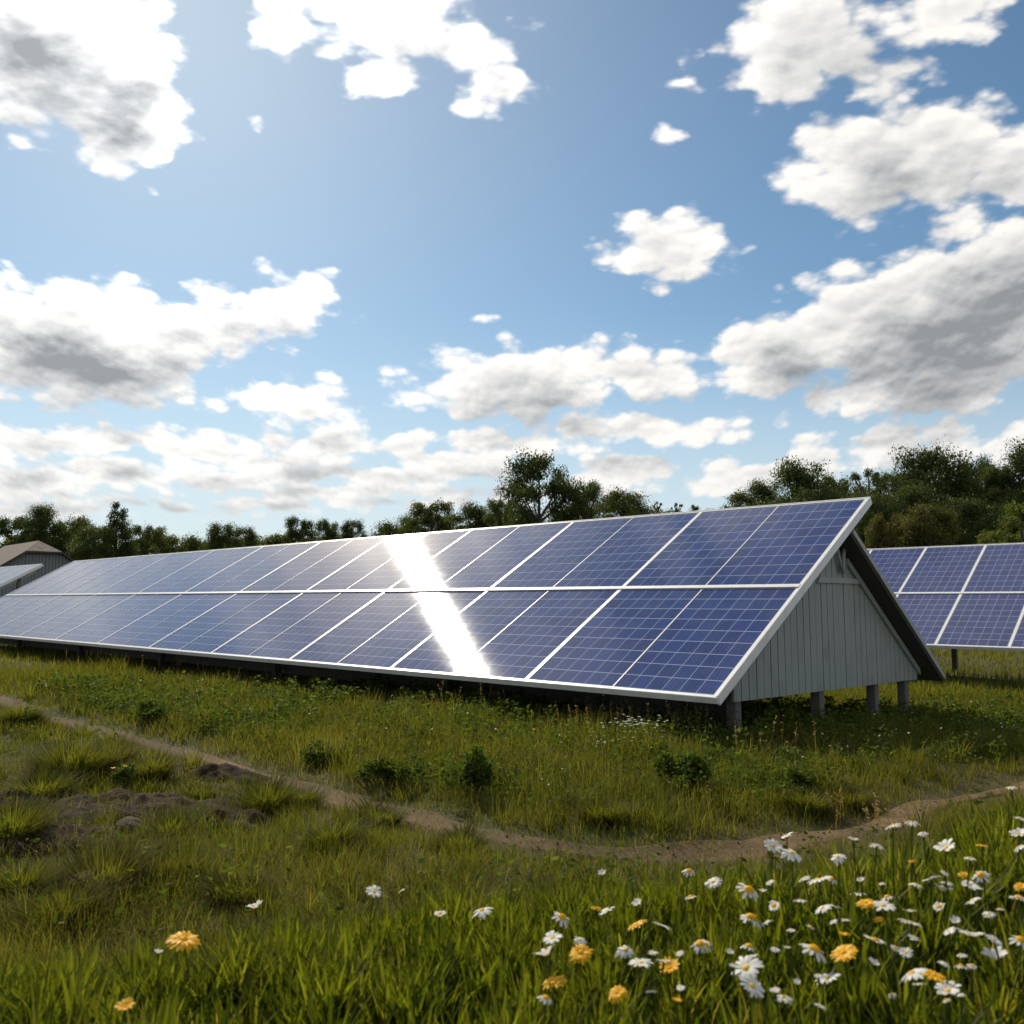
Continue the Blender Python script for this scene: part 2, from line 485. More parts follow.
M_white = mat_paint('white_coated_metal', (.76, .75, .72), .38, .30)
M_alu = mat_paint('grey_metal', (.42, .42, .41), .42, .3)
M_siding = mat_paint('grey_painted_boards', (.295, .32, .295), .6, .35, scale=3.0)
M_trim = mat_paint('weathered_trim', (.36, .37, .35), .6, .4)
M_darkwood = mat_paint('dark_timber', (.060, .055, .048), .8, .4)
M_post = mat_paint('weathered_post', (.15, .14, .125), .8, .5)
M_back = mat_paint('panel_backing', (.10, .10, .10), .6, .2)
M_wire = mat_paint('black_cable', (.05, .05, .05), .5, .1)
M_soil = mat_soil('meadow_soil', (.050, .046, .020), (.085, .068, .034), (.050, .056, .020), 3.5)
M_path = mat_soil('trodden_earth', (.110, .074, .040), (.170, .115, .064), (.090, .066, .034), 6.0, .7)
M_dirt = mat_soil('dark_bare_soil', (.026, .018, .011), (.066, .043, .025), (.042, .028, .015), 9.0, 1.0)
M_stone = mat_soil('soil_clod', (.075, .062, .050), (.120, .100, .080), (.09, .075, .06), 14.0, .8)
M_blade = mat_leaf('foreground_blades', [(0, (.028, .044, .006)), (.45, (.084, .112, .012)), (.8, (.150, .178, .022)), (1, (.24, .21, .06))], .55, .10, rough=.5, through=(1.5, 1.36, .45))
M_meadow = mat_leaf('meadow_blades', [(0, (.052, .066, .012)), (.5, (.112, .124, .022)), (.82, (.165, .160, .036)), (1, (.26, .20, .08))], .52, .05, (1.1, (.130, .112, .032), .5), rough=.7, through=(1.32, 1.32, .48))
M_weed = mat_leaf('weed_leaves', [(0, (.040, .064, .012)), (.6, (.085, .118, .022)), (1, (.15, .16, .04))], .45, .05, rough=.7)
M_seed = mat_leaf('dry_stalks', [(0, (.20, .12, .05)), (1, (.36, .25, .13))], .35, .1)
M_petal = mat_leaf('white_petals', [(0, (.72, .71, .66)), (1, (.82, .81, .77))], .35, .2, through=(1.0, .96, .88))
M_gold = mat_leaf('golden_petals', [(0, (.80, .40, .012)), (1, (.86, .54, .02))], .30, .2, through=(1.0, .95, .8))
M_centre = mat_leaf('yellow_florets', [(0, (.62, .36, .03)), (1, (.78, .50, .06))], .1, .2)
M_russet = mat_leaf('russet_leaves', [(0, (.28, .06, .03)), (1, (.45, .16, .08))], .35, .2)
M_bark = mat_soil('bark', (.060, .050, .040), (.10, .085, .070), (.075, .062, .05), 4.0, 1.0)

# ------------------------------------------------------------------ ground
CREST = np.array([(-4, 1.6), (-2, 1.72), (-.92, 1.86), (-.71, 1.93), (-.38, 2.08), (-.2, 2.2), (.33, 2.25), (.65, 2.3), (.98, 2.28), (1.52, 2.6), (3, 3.4), (6, 5.0)])
BANKH = np.array([(-4, .24), (-.7, .28), (.3, .30), (.8, .36), (1.5, .43), (3, .5), (6, .55)])
PATH = [(-9.5, 14.2), (-7.4, 11.8), (-5.78, 10.03), (-4.35, 8.56), (-3.64, 7.89), (-2.27, 6.50), (-1.28, 5.42), (-.60, 4.78), (-.15, 4.30), (.17, 4.08), (.48, 3.98), (.83, 3.98), (1.37, 4.28), (1.84, 4.63), (2.39, 5.02), (2.92, 5.36), (4.0, 5.95), (6.0, 6.8), (9.0, 7.6)]
PATH_NP = np.array(PATH)
DIRT = [(-1.93, 4.70, .50, .36), (-2.08, 4.02, .30, .26), (-1.84, 5.75, .26, .22), (-1.34, 4.40, .17, .15), (-2.62, 4.9, .24, .26), (-1.55, 3.3, .20, .14)]
def path_dist(x, y):
    d = np.full(np.shape(x), 1e9)
    for (ax, ay), (bx, by) in zip(PATH[:-1], PATH[1:]):
        vx, vy = bx - ax, by - ay
        t = np.clip(((x - ax) * vx + (y - ay) * vy) / (vx * vx + vy * vy), 0, 1)
        d = np.minimum(d, np.hypot(x - ax - t * vx, y - ay - t * vy))
    return d
def dirt_val(x, y):
    r = np.full(np.shape(x), 9.0)
    for cx, cy, a, b in DIRT:
        r = np.minimum(r, np.hypot((x - cx) / a, (y - cy) / b))
    return r
def height(x, y):
    x = np.asarray(x, float); y = np.asarray(y, float)
    yc = np.interp(x, CREST[:, 0], CREST[:, 1]); hb = np.interp(x, BANKH[:, 0], BANKH[:, 1])
    t = np.clip((y - (yc - .25)) / 1.25, 0, 1)
    bank = hb * (1 - t * t * (3 - 2 * t))
    near = np.clip(1 - np.hypot(x, y - 5) / 60, 0, 1)
    und = ((vnoise(x, y, .9, 1) - .5) * .05 + (vnoise(x, y, 2.3, 2) - .5) * .03) * near + (vnoise(x, y, .03, 3) - .5) * .25 * np.clip((np.hypot(x, y) - 25) / 60, 0, 1)
    pd = path_dist(x, y)
    und = und - .035 * np.exp(-(pd / .25) ** 2)
    vv = (x - A0.x) * V.x + (y - A0.y) * V.y                      # the field falls a little behind the front edge of the shed
    tt = np.clip((vv - .9) / 3.6, 0, 1)
    und = und - .24 * tt * tt * (3 - 2 * tt)
    return bank + und

def build_ground():
    def axis(lo, hi, step, far, n):
        core = np.arange(lo, hi + 1e-6, step)
        k = np.linspace(0, 1, n + 1)[1:]
        grow = step * n * k + (far - step * n) * k ** 5
        return np.concatenate([(lo - grow)[::-1], core, hi + grow])
    xs = axis(-6.0, 6.0, .065, 2400, 60); ys = axis(0.2, 10.5, .065, 2400, 60)
    Xg, Yg = np.meshgrid(xs, ys)
    Zg = height(Xg, Yg)
    nx, ny = len(xs), len(ys)
    idx = np.arange(nx * ny).reshape(ny, nx)
    q = np.stack([idx[:-1, :-1], idx[:-1, 1:], idx[1:, 1:], idx[1:, :-1]], -1).reshape(-1, 4)
    me = quad_mesh('ground', np.stack([Xg, Yg, Zg], -1).reshape(-1, 3), q, M_soil, smooth=True)
    tag(link_mesh('ground', me), kind='structure')
    # trodden path: a strip of its own just above the soil
    pts = []
    for a, b in zip(PATH[:-1], PATH[1:]):
        n = max(2, int(math.hypot(b[0] - a[0], b[1] - a[1]) / .06))
        for i in range(n):
            pts.append((a[0] + (b[0] - a[0]) * i / n, a[1] + (b[1] - a[1]) * i / n))
    P = np.array(pts)
    ker = np.ones(13) / 13
    P = np.stack([np.convolve(np.pad(P[:, i], 6, 'edge'), ker, 'valid') for i in (0, 1)], -1)
    T = np.gradient(P, axis=0); T /= np.linalg.norm(T, axis=1)[:, None]
    Nn = np.stack([-T[:, 1], T[:, 0]], -1)
    m = 9
    ss = np.linspace(-1, 1, m)
    s_ = np.arange(len(P)) * .06
    wl = .112 + .22 * (vnoise(s_, s_ * 0, 1.6, 5) - .5) + .08 * (vnoise(s_, s_ * 0, 5, 6) - .5)
    wr = .112 + .22 * (vnoise(s_, s_ * 0, 1.6, 7) - .5) + .08 * (vnoise(s_, s_ * 0, 5, 8) - .5)
    W = np.where(ss[None, :] < 0, wl[:, None], wr[:, None]) * ss[None, :]
    PX = P[:, None, 0] + Nn[:, None, 0] * W; PY = P[:, None, 1] + Nn[:, None, 1] * W
    PZ = height(PX, PY) + .012 * (1 - np.abs(ss[None, :]) ** 6) + .006 * (vnoise(PX, PY, 14, 9) - .3) - .010 * (np.abs(ss[None, :]) > .99)
    idx = np.arange(len(P) * m).reshape(len(P), m)
    q = np.stack([idx[:-1, :-1], idx[1:, :-1], idx[1:, 1:], idx[:-1, 1:]], -1).reshape(-1, 4)
    me = quad_mesh('path', np.stack([PX, PY, PZ], -1).reshape(-1, 3), q, M_path, smooth=True)
    tag(link_mesh('path', me), kind='structure')
    # bare soil patches, lumpy
    vs, qs = [], []
    for cx, cy, a, b in DIRT:
        nr, na = 26, 80
        base = len(vs)
        for i in range(nr + 1):
            for j in range(na):
                th = 2 * math.pi * j / na
                r = i / nr * (1 + .35 * (float(vnoise(math.cos(th) * 1.3 + cx, math.sin(th) * 1.3 + cy, 1.5, 12)) - .5))
                x, y = cx + a * 1.15 * r * math.cos(th), cy + b * 1.15 * r * math.sin(th)
                fade = 1 - (i / nr) ** 3
                z = float(height(x, y)) - .012 + fade * (.020 + .085 * max(0, float(vnoise(x, y, 6, 13)) - .40) + .050 * float(vnoise(x, y, 13, 14)) + .028 * float(vnoise(x, y, 27, 15)))
                vs.append((x, y, z))
        for i in range(nr):
            for j in range(na):
                qs.append((base + i * na + j, base + (i + 1) * na + j, base + (i + 1) * na + (j + 1) % na, base + i * na + (j + 1) % na))
    me = quad_mesh('dirt', vs, qs, M_dirt, smooth=True)
    tag(link_mesh('dirt', me), kind='structure')
build_ground()

# ------------------------------------------------------------------ solar arrays
ROWFIT = .48
SLOPE = 3.474
def panel_meshes(pw, ln, halves, key):
    """frame (rim, divider, backing) and glass of one panel; origin at its lower left corner"""
    bm = bmesh.new()
    f, t = .022, .038
    box(bm, (0, 0, -t), (pw, f, 0)); box(bm, (0, ln - f, -t), (pw, ln, 0))
    box(bm, (0, f, -t), (f, ln - f, -.0005)); box(bm, (pw - f, f, -t), (pw, ln - f, -.0005))
    for h in range(1, halves):
        x = pw * h / halves
        box(bm, (x - .006, f, -t), (x + .006, ln - f, -.0022))
    me = bpy.data.meshes.new('frame_' + key)
    bmesh.ops.recalc_face_normals(bm, faces=bm.faces); bm.to_mesh(me); bm.free()
    me.materials.append(M_white)
    bm = bmesh.new()
    box(bm, (f, f, -.020), (pw - f, ln - f, -.006))
    mg = bpy.data.meshes.new('glass_' + key)
    bmesh.ops.recalc_face_normals(bm, faces=bm.faces); bm.to_mesh(mg); bm.free()
    mg.materials.append(G_MATS[key]); mg.materials.append(M_back)
    for p in mg.polygons:
        if p.normal.z < -.5: p.material_index = 1
    return me, mg
L1, L2 = SLOPE * ROWFIT, SLOPE * (1 - ROWFIT)
G_MATS = {'wide_low': mat_glass('cells_wide_low', 1.91, L1, 12, 9), 'wide_high': mat_glass('cells_wide_high', 1.91, L2, 12, 9),
          'slim_low': mat_glass('cells_slim_low', 1.05, L1, 7, 9), 'slim_high': mat_glass('cells_slim_high', 1.05, L2, 7, 9)}
PMS = {'wide_low': panel_meshes(1.91, L1, 2, 'wide_low'), 'wide_high': panel_meshes(1.91, L2, 2, 'wide_high'),
       'slim_low': panel_meshes(1.05, L1, 1, 'slim_low'), 'slim_high': panel_meshes(1.05, L2, 1, 'slim_high')}
SLM = Matrix.Rotation(TILT, 4, 'X')
def sloped(y):      # a point y metres up the slope, in the array's own frame (x towards the near end)
    return Vector((0, y * math.cos(TILT), Hn + y * math.sin(TILT)))

def make_array(name, label, cat, a, b, ncol, kind, pw, side_trim=True):
    base = A0 + U * a + V * b
    root = thing(name, label, cat, base, ROT)
    key = 'wide' if kind == 'shed' else 'slim'
    length = ncol * pw
    for r, (k_, y0) in enumerate(((key + '_low', 0.0), (key + '_high', L1))):
        for i in range(ncol):
            p = sloped(y0)
            p.x = -(i + 1) * pw
            fr = link_mesh('solar_panel', PMS[k_][0], None, root, p + Vector((0, -math.sin(TILT), math.cos(TILT))) * random.uniform(-.001, .001),
                           (TILT + rad(random.uniform(-.035, .035)), rad(random.uniform(-.03, .03)), 0))
            link_mesh('glass', PMS[k_][1], None, fr)
    # rails and edge trims, all in the sloped frame
    def slopebar(nm, lo, hi, mat, bevel=.004):
        bm = bmesh.new()
        box(bm, lo, hi, Matrix.Translation((0, 0, Hn)) @ SLM, bevel)
        return from_bm(nm, bm, mat, root)
    slopebar('middle_rail', (-length, L1 - .028, .002), (0, L1 + .026, .010), M_white, .002)
    slopebar('edge_trim', (-length, -.018, -.052), (.022, -.001, .006), M_white)
    slopebar('edge_trim', (-length, SLOPE + .001, -.07), (.022, SLOPE + .02, .006), M_white)
    slopebar('edge_trim', (.0015, -.0005, -.074), (.024, SLOPE + .0005, .008), M_white)
    slopebar('edge_trim', (-length - .024, -.0005, -.115), (-length - .0015, SLOPE + .0005, .008), M_white)
    for y in (.34, 1.25, 2.15, 3.1):
        slopebar('purlin', (-length + .03, y - .03, -.115), (-.03, y + .03, -.0395), M_alu if kind != 'shed' else M_darkwood)
    return root, length

def shed_array():
    root, length = make_array('solar_shed', 'long low shed with boarded grey gable end and two rows of blue panels', 'solar array', 0, 0, 11, 'shed', 1.91)
    ct = math.tan(TILT)
    def under(y): return Hn + y * ct - .135
    # back roof slab
    B0, B1 = (2.60, 1.775), (5.02, .235)
    d = Vector((B1[0] - B0[0], B1[1] - B0[1])).normalized(); nn = Vector((-d.y, d.x))
    if nn.y < 0: nn = -nn
    th = .07
    poly = [(B0[0], B0[1]), B1, (B1[0] - nn.x * th, B1[1] - nn.y * th), (B0[0] - nn.x * th, B0[1] - nn.y * th)]
    bm = bmesh.new(); prism(bm, poly, -length, .0)
    from_bm('back_roof', bm, M_darkwood, root)
    bm = bmesh.new()
    prism(bm, [(B0[0] + nn.x * .004, B0[1] + nn.y * .004), (B1[0] + nn.x * .004, B1[1] + nn.y * .004), (B1[0] - nn.x * .045, B1[1] - nn.y * .045), (B0[0] - nn.x * .045, B0[1] - nn.y * .045)], .0008, .018)
    from_bm('roof_edge_trim', bm, M_trim, root)
    def backline(y):     # underside of the back slab
        return B0[1] - th * 1.19 + (y - B0[0]) * (B1[1] - B0[1]) / (B1[0] - B0[0]) - .012
    def top(y):
        return min(under(y), backline(y))
    def gable(x, sgn):
        YL, YR = .60, 4.70
        bm = bmesh.new()
        n = 32
        w = (YR - YL) / n
        def bot(y): return .288 + (y - YL) * (.205 - .288) / (YR - YL)
        for i in range(n):
            y0, y1 = YL + i * w + .006, YL + (i + 1) * w - .006
            dx = random.uniform(-.002, .002)
            ym = None
            # split the board at the ridge so that its top follows both roof lines
            peak = (B0[1] - th * 1.19 - .012 - Hn + .135 - B0[0] * (B1[1] - B0[1]) / (B1[0] - B0[0])) / (ct - (B1[1] - B0[1]) / (B1[0] - B0[0]))
            pts = [(y0, bot(y0)), (y1, bot(y1)), (y1, max(top(y1), bot(y1) + .02))]
            if y0 < peak < y1: pts.append((peak, top(peak)))
            pts.append((y0, max(top(y0), bot(y0) + .02)))
            prism(bm, pts, x + dx * sgn - .012, x + dx * sgn + .012)
        # solid sheathing behind the boards
        prism(bm, [(YL + .01, .300), (YR - .01, .222), (YR - .01, top(YR - .01) - .004), (peak, top(peak) - .004), (YL + .01, top(YL + .01) - .004)], x - sgn * .012 - .006, x - sgn * .012)
        from_bm('gable_wall', bm, M_siding, root)
        bm = bmesh.new()
        prism(bm, [(2.16, 1.262), (3.40, 1.262), (3.34, 1.315), (2.22, 1.315)], x + sgn * .0135, x + sgn * .034)
        from_bm('cross_trim', bm, M_trim, root)
        bm = bmesh.new()
        ds = (B1[1] - B0[1]) / (B1[0] - B0[0])
        ya, yb = 2.86, 4.73
        prism(bm, [(ya, backline(ya) - .001), (yb, backline(yb) - .001), (yb, backline(yb) - .070), (ya, backline(ya) - .070)], x + sgn * .0135, x + sgn * .042)
        from_bm('barge_board', bm, M_trim, root)
    gable(-.20, 1)
    gable(-length + .20, -1)
    # curved struts and a loose cable tucked under the ridge
    bm = bmesh.new()
    tube(bm, [(-.150, 2.56, 1.62), (-.150, 2.70, 1.36)], [.016, .016], 6)
    tube(bm, [(-.150, 2.74, 1.60), (-.150, 2.70, 1.36)], [.018, .018], 6)
    from_bm('ridge_strut', bm, M_trim, root, smooth=True)
    for (y, s) in ((.74, .046), (2.29, .048), (3.61, .048), (4.47, .046)):
        for x in [-.27 - i * 3.46 for i in range(7)]:
            bm = bmesh.new()
            t = max(.30, top(y) - .02) if x != -.27 and x > -length + .5 else max(.30, top(y) - .05)
            box(bm, (x - s, y - s, -.7), (x + s, y + s, t), None, .006)
            from_bm('post', bm, M_post if x == -.27 else M_darkwood, root)
    # outlooks carrying the front edge, and an added low dark board standing in for shade in the gap
    for i in range(20):
        x = -.62 - i * 1.08
        bm = bmesh.new()
        box(bm, (x - .035, .10, .33), (x + .035, .92, .40), None, .004)
        from_bm('front_bracket', bm, M_post, root)
    bm = bmesh.new()
    box(bm, (-length + .3, .86, .10), (-.30, .90, .46))
    from_bm('shade_board', bm, M_darkwood, root)
shed_array()

def rack_array(label, a, b, ncol, near_end):
    root, length = make_array('solar_rack', label, 'solar array', a, b, ncol, 'rack', 1.05)
    n = max(2, int(length / 2.1))
    for i in range(n + 1):
        x = -.35 - i * (length - .7) / n
        for nm, y in (('front_leg', .45), ('rear_leg', 2.55)):
            bm = bmesh.new()
            zt = Hn + y * math.tan(TILT) - .14
            box(bm, (x - .045, y - .045, -.8), (x + .045, y + .045, zt), None, .005)
            from_bm(nm, bm, M_post, root)
        bm = bmesh.new()
        p0, p1 = Vector((x + .055, .5, .22)), Vector((x + .055, 2.5, 1.35))
        tube(bm, [p0, p1], [.022, .022], 6)
        from_bm('brace', bm, M_alu, root)
        bm = bmesh.new()
        box(bm, (x - .03, .15, -.19), (x + .03, SLOPE - .15, -.1165), Matrix.Translation((0, 0, Hn)) @ SLM, .003)
        from_bm('rafter', bm, M_alu, root)
rack_array('open rack of dark blue panels with white rails behind the grey gable end', 1.38 - 1.05 * 6, 9.0, 15, True)
rack_array('pale panel rack on open legs beyond the far end of the long shed', 23.55, .05, 12, True)

# ------------------------------------------------------------------ barn behind the left end of the row
def barn():
    c = Vector((-32.2, 60.0, 0))
    face = math.atan2(0 - c.y, 0 - c.x)                   # direction towards the viewer
    root = thing('barn', 'grey boarded barn with a half-hipped brown roof at the far left, before the trees', 'barn', c, face + math.pi / 2 + rad(16))
    # local: gable looks along -y, ridge along +y
    hw, e, r_, hz, L = 2.75, 3.15, 5.05, 4.25, 9.0
    hwz = hw * (r_ - hz) / (r_ - e)
    bm = bmesh.new()
    n = 26
    for i in range(n):
        x0, x1 = -hw + 2 * hw * i / n + .012, -hw + 2 * hw * (i + 1) / n - .012
        def t(x): return min(hz, e + (hw - abs(x)) * (r_ - e) / hw)
        pts = [(x0, -.3), (x1, -.3), (x1, t(x1)), (x0, t(x0))]
        a = [bm.verts.new((x, 0, z)) for x, z in pts]; b = [bm.verts.new((x, .03, z)) for x, z in pts]
        bm.faces.new(a); bm.faces.new(b[::-1])
        for q in range(4): bm.faces.new((a[q], b[q], b[(q + 1) % 4], a[(q + 1) % 4]))
    from_bm('wall', bm, M_barnwall, root)
    bm = bmesh.new()
    box(bm, (-hw, .035, -.3), (-hw + .1, L, e - .05)); box(bm, (hw - .1, .035, -.3), (hw, L, e - .05)); box(bm, (-hw + .1, L - .1, -.3), (hw - .1, L, e))
    from_bm('wall', bm, M_barnwall, root)
    o = .35
    k_ = (r_ - e) / hw
    def slab(pts, th=.14):
        bm = bmesh.new()
        a = [bm.verts.new(p) for p in pts]; b = [bm.verts.new((p[0], p[1], p[2] - th)) for p in pts]
        bm.faces.new(a); bm.faces.new(b[::-1])
        for q in range(len(a)): bm.faces.new((a[q], b[q], b[(q + 1) % len(a)], a[(q + 1) % len(a)]))
        return bm
    yh = 1.0
    up = .16
    for s in (-1, 1):
        pts = [(s * (hw + o), -o, e - o * k_ + up), (s * (hw + o), L + o, e - o * k_ + up), (s * .002, L + o, r_ + up), (s * .002, yh, r_ + up), (s * hwz, -o, hz + up)]
        from_bm('roof', slab(pts), M_barnroof, root)
    from_bm('roof', slab([(-hwz + .004, -o - .004, hz + up), (hwz - .004, -o - .004, hz + up), (0, yh - .01, r_ + up)]), M_barnroof, root)
    bm = bmesh.new()
    for s in (-1, 1):
        vs = box(bm, (s * hwz if s > 0 else -hw - o, -.42, 0), (hw + o if s > 0 else -hwz, -.36, .16))
        for v in vs:
            v.co.z += e + up - .16 + (hw - abs(v.co.x)) * k_
    box(bm, (-hwz, -.42, hz + up - .14), (hwz, -.365, hz + up - .005))
    from_bm('fascia', bm, M_darkwood, root)
M_barnwall = mat_paint('barn_boards', (.21, .235, .24), .75, .3, scale=1.2)
M_barnroof = mat_paint('brown_roofing', (.080, .052, .036), .8, .35, scale=1.5)
barn()

# ------------------------------------------------------------------ trees
M_crowns = [mat_leaf('dark_foliage', [(0, (0.030, 0.048, 0.015)), (.5, (0.057, 0.081, 0.022)), (1, (0.115, 0.129, 0.037))], .30, .15, (.45, (.055, .062, .020), .35)),
            mat_leaf('mid_foliage', [(0, (0.041, 0.062, 0.015)), (.5, (0.076, 0.101, 0.025)), (1, (0.149, 0.157, 0.043))], .32, .15, (.4, (.078, .082, .026), .35)),
            mat_leaf('bright_foliage', [(0, (0.061, 0.087, 0.015)), (.5, (0.115, 0.151, 0.025)), (1, (0.203, 0.217, 0.050))], .36, .15, (.5, (.11, .105, .03), .5)),
            mat_leaf('russet_foliage', [(0, (0.054, 0.059, 0.016)), (.5, (0.105, 0.104, 0.027)), (1, (0.182, 0.157, 0.045))], .34, .15, (.5, (.075, .075, .025), .5))]

def crown_mesh(seed, kind, nleaf, leaf):
    """leaf sprays clustered on many lobes; unit height 1 crown (z 0..1), radius about .5 * aspect"""
    r = np.random.default_rng(seed)
    nl = {'round': 38, 'open': 32, 'cone': 40, 'sparse': 18, 'bush': 24}[kind]
    lobes, rad_ = [], []
    for i in range(nl):
        if kind == 'cone':
            z = r.uniform(.04, .97); R = .46 * (1 - z) ** .6 * r.uniform(.45, 1.0)
            s = .10 + .10 * (1 - z)
        elif kind == 'open':
            z = r.uniform(.12, .92); R = .46 * math.sqrt(max(.08, 1 - ((z - .60) / .48) ** 2)) * r.uniform(.45, 1.05)
            s = r.uniform(.11, .17)
        elif kind == 'sparse':
            z = r.uniform(.10, .98); R = .40 * math.sqrt(max(.05, 1 - ((z - .50) / .55) ** 2)) * r.uniform(.3, 1.1)
            s = r.uniform(.05, .10)
        elif kind == 'bush':
            z = r.uniform(.05, .85); R = .5 * math.sqrt(max(.05, 1 - (z / .95) ** 2)) * r.uniform(.3, 1.0)
            s = r.uniform(.12, .20)
        else:
            z = r.uniform(.06, .90); R = .48 * math.sqrt(max(.05, 1 - ((z - .46) / .54) ** 2)) * r.uniform(.35, 1.0)
            s = r.uniform(.13, .22)
        a = r.uniform(0, 2 * math.pi)
        lobes.append((R * math.cos(a), R * math.sin(a), z)); rad_.append(s)
    lobes = np.array(lobes); rad_ = np.array(rad_)
    w = rad_ ** 2; w /= w.sum()
    li = r.choice(nl, nleaf, p=w)
    d = r.normal(size=(nleaf, 3)); d /= np.linalg.norm(d, axis=1)[:, None]
    # uneven, spiky lobes: leaves gather on sub-clumps
    sub = r.normal(size=(nl, 9, 3)); sub /= np.linalg.norm(sub, axis=2)[..., None]
    si = r.integers(0, 9, nleaf)
    d = d * .62 + sub[li, si] * .75
    rr = r.uniform(.35, 1.0, nleaf) ** .6
    p = lobes[li] + d * (rad_[li] * rr)[:, None] * np.array([1, 1, .78])
    stray = r.random(nleaf) < .06
    p[stray] += r.normal(size=(stray.sum(), 3)) * .035
    p[:, 2] = np.maximum(p[:, 2], .0 + r.uniform(0, .03, nleaf))
    core = r.random(nleaf) < (.16 if kind != 'sparse' else .03)   # bigger sprays deep inside close the crown
    p[core] = lobes[li[core]] * np.array([.8, .8, 1.0]) + d[core] * (rad_[li[core]] * .5)[:, None]
    tone_l = r.uniform(.15, .85, nl)
    tone = np.clip(tone_l[li] * .55 + r.normal(.22, .18, nleaf), 0, 1)
    a = r.normal(size=(nleaf, 3)); a /= np.linalg.norm(a, axis=1)[:, None]
    b = np.cross(a, r.normal(size=(nleaf, 3))); b /= np.linalg.norm(b, axis=1)[:, None]
    s = leaf * r.uniform(.55, 1.35, nleaf) * np.where(core, 1.8, 1.0)
    A, B = a * s[:, None], b * (s * r.uniform(.35, .65, nleaf))[:, None]
    vs = np.stack([p - A, p + B * .9 - A * .1, p + A, p - B * .9 + A * .15], 1).reshape(-1, 3)
    q = np.arange(nleaf * 4).reshape(-1, 4)
    return vs, q, np.repeat(tone, 4), lobes

def make_tree_meshes(seed, kind, nleaf, leaf, mat, ratio):
    vs, q, tone, lobes = crown_mesh(seed, kind, nleaf, leaf)
    return quad_mesh('crown', vs, q, mat, tone), lobes, ratio

VAR = {
    'oak': make_tree_meshes(31, 'open', 24700, 0.0126, M_crowns[0], 1.35),
    'fir': make_tree_meshes(2, 'cone', 19000, 0.0147, M_crowns[0], 1.45),
    'rounded': make_tree_meshes(3, 'round', 22800, 0.0133, M_crowns[0], 1.25),
    'spreading': make_tree_meshes(4, 'round', 22800, 0.0133, M_crowns[1], 0.95),
    'airy': make_tree_meshes(5, 'sparse', 6840, 0.0154, M_crowns[1], 1.5),
    'dense': make_tree_meshes(6, 'round', 24700, 0.0133, M_crowns[0], 1.35),
    'leafy': make_tree_meshes(7, 'open', 20900, 0.0133, M_crowns[1], 1.2),
    'sunny': make_tree_meshes(8, 'bush', 20900, 0.0140, M_crowns[2], 1.05),
    'russet': make_tree_meshes(9, 'bush', 20900, 0.0140, M_crowns[3], 1.2),
    'shrubby': make_tree_meshes(10, 'bush', 15200, 0.0154, M_crowns[1], 0.72),
    'tall': make_tree_meshes(12, 'round', 22800, 0.0133, M_crowns[1], 1.6),
}
def trunk_mesh(lobes, w, hc, h, seed):
    bm = bmesh.new()
    r = random.Random(seed)
    z0 = h - hc
    tr = .020 * h
    lean = r.uniform(-.05, .05) * w
    tube(bm, [(0, 0, -.2), (lean * .3, 0, z0 * .6), (lean, 0, z0 + .15 * hc), (lean * 1.4, 0, z0 + .45 * hc), (lean, 0, z0 + .8 * hc)], [tr * 1.4, tr, tr * .85, tr * .5, tr * .15], 8)
    for i in sorted(range(len(lobes)), key=lambda i: -math.hypot(lobes[i][0], lobes[i][1]))[:14]:
        L = lobes[i]
        t = Vector((L[0] * w, L[1] * w, z0 + L[2] * hc))
        zb = max(z0 * .9, t.z - hc * r.uniform(.22, .42))
        zb = min(zb, z0 + .7 * hc)
        b = Vector((lean, 0, zb))
        tube(bm, [b, b.lerp(t, .5) + Vector((0, 0, -.03 * hc)), t], [tr * .5, tr * .30, tr * .08], 5)
    me = bpy.data.meshes.new('trunk')
    bmesh.ops.recalc_face_normals(bm, faces=bm.faces); bm.to_mesh(me); bm.free(); me.materials.append(M_bark)
    return me
def tree(kind, px, py, w, dist, label, group=None, name='tree'):
    """a tree standing on the ground at a bearing, its top at height py, crown w wide"""
    r = ray(px, py)
    s = dist / r.y
    x, y, z = r.x * s, dist, CAM_H + r.z * s
    g = float(height(x, y))
    h = z - g
    wid = 1.16 * w * dist / FPX
    cm, lobes, ratio = VAR[kind]
    hc = min(.97 * h, wid * ratio)
    root = thing(name, label, 'tree', (x, y, g - .02), random.uniform(0, 6.28), group)
    o = link_mesh('crown', cm, None, root, (0, 0, h - hc))
    o.scale = (wid, wid, hc)
    link_mesh('trunk', trunk_mesh(lobes, wid, hc, h, int(px + 7 * py)), None, root)
    return root

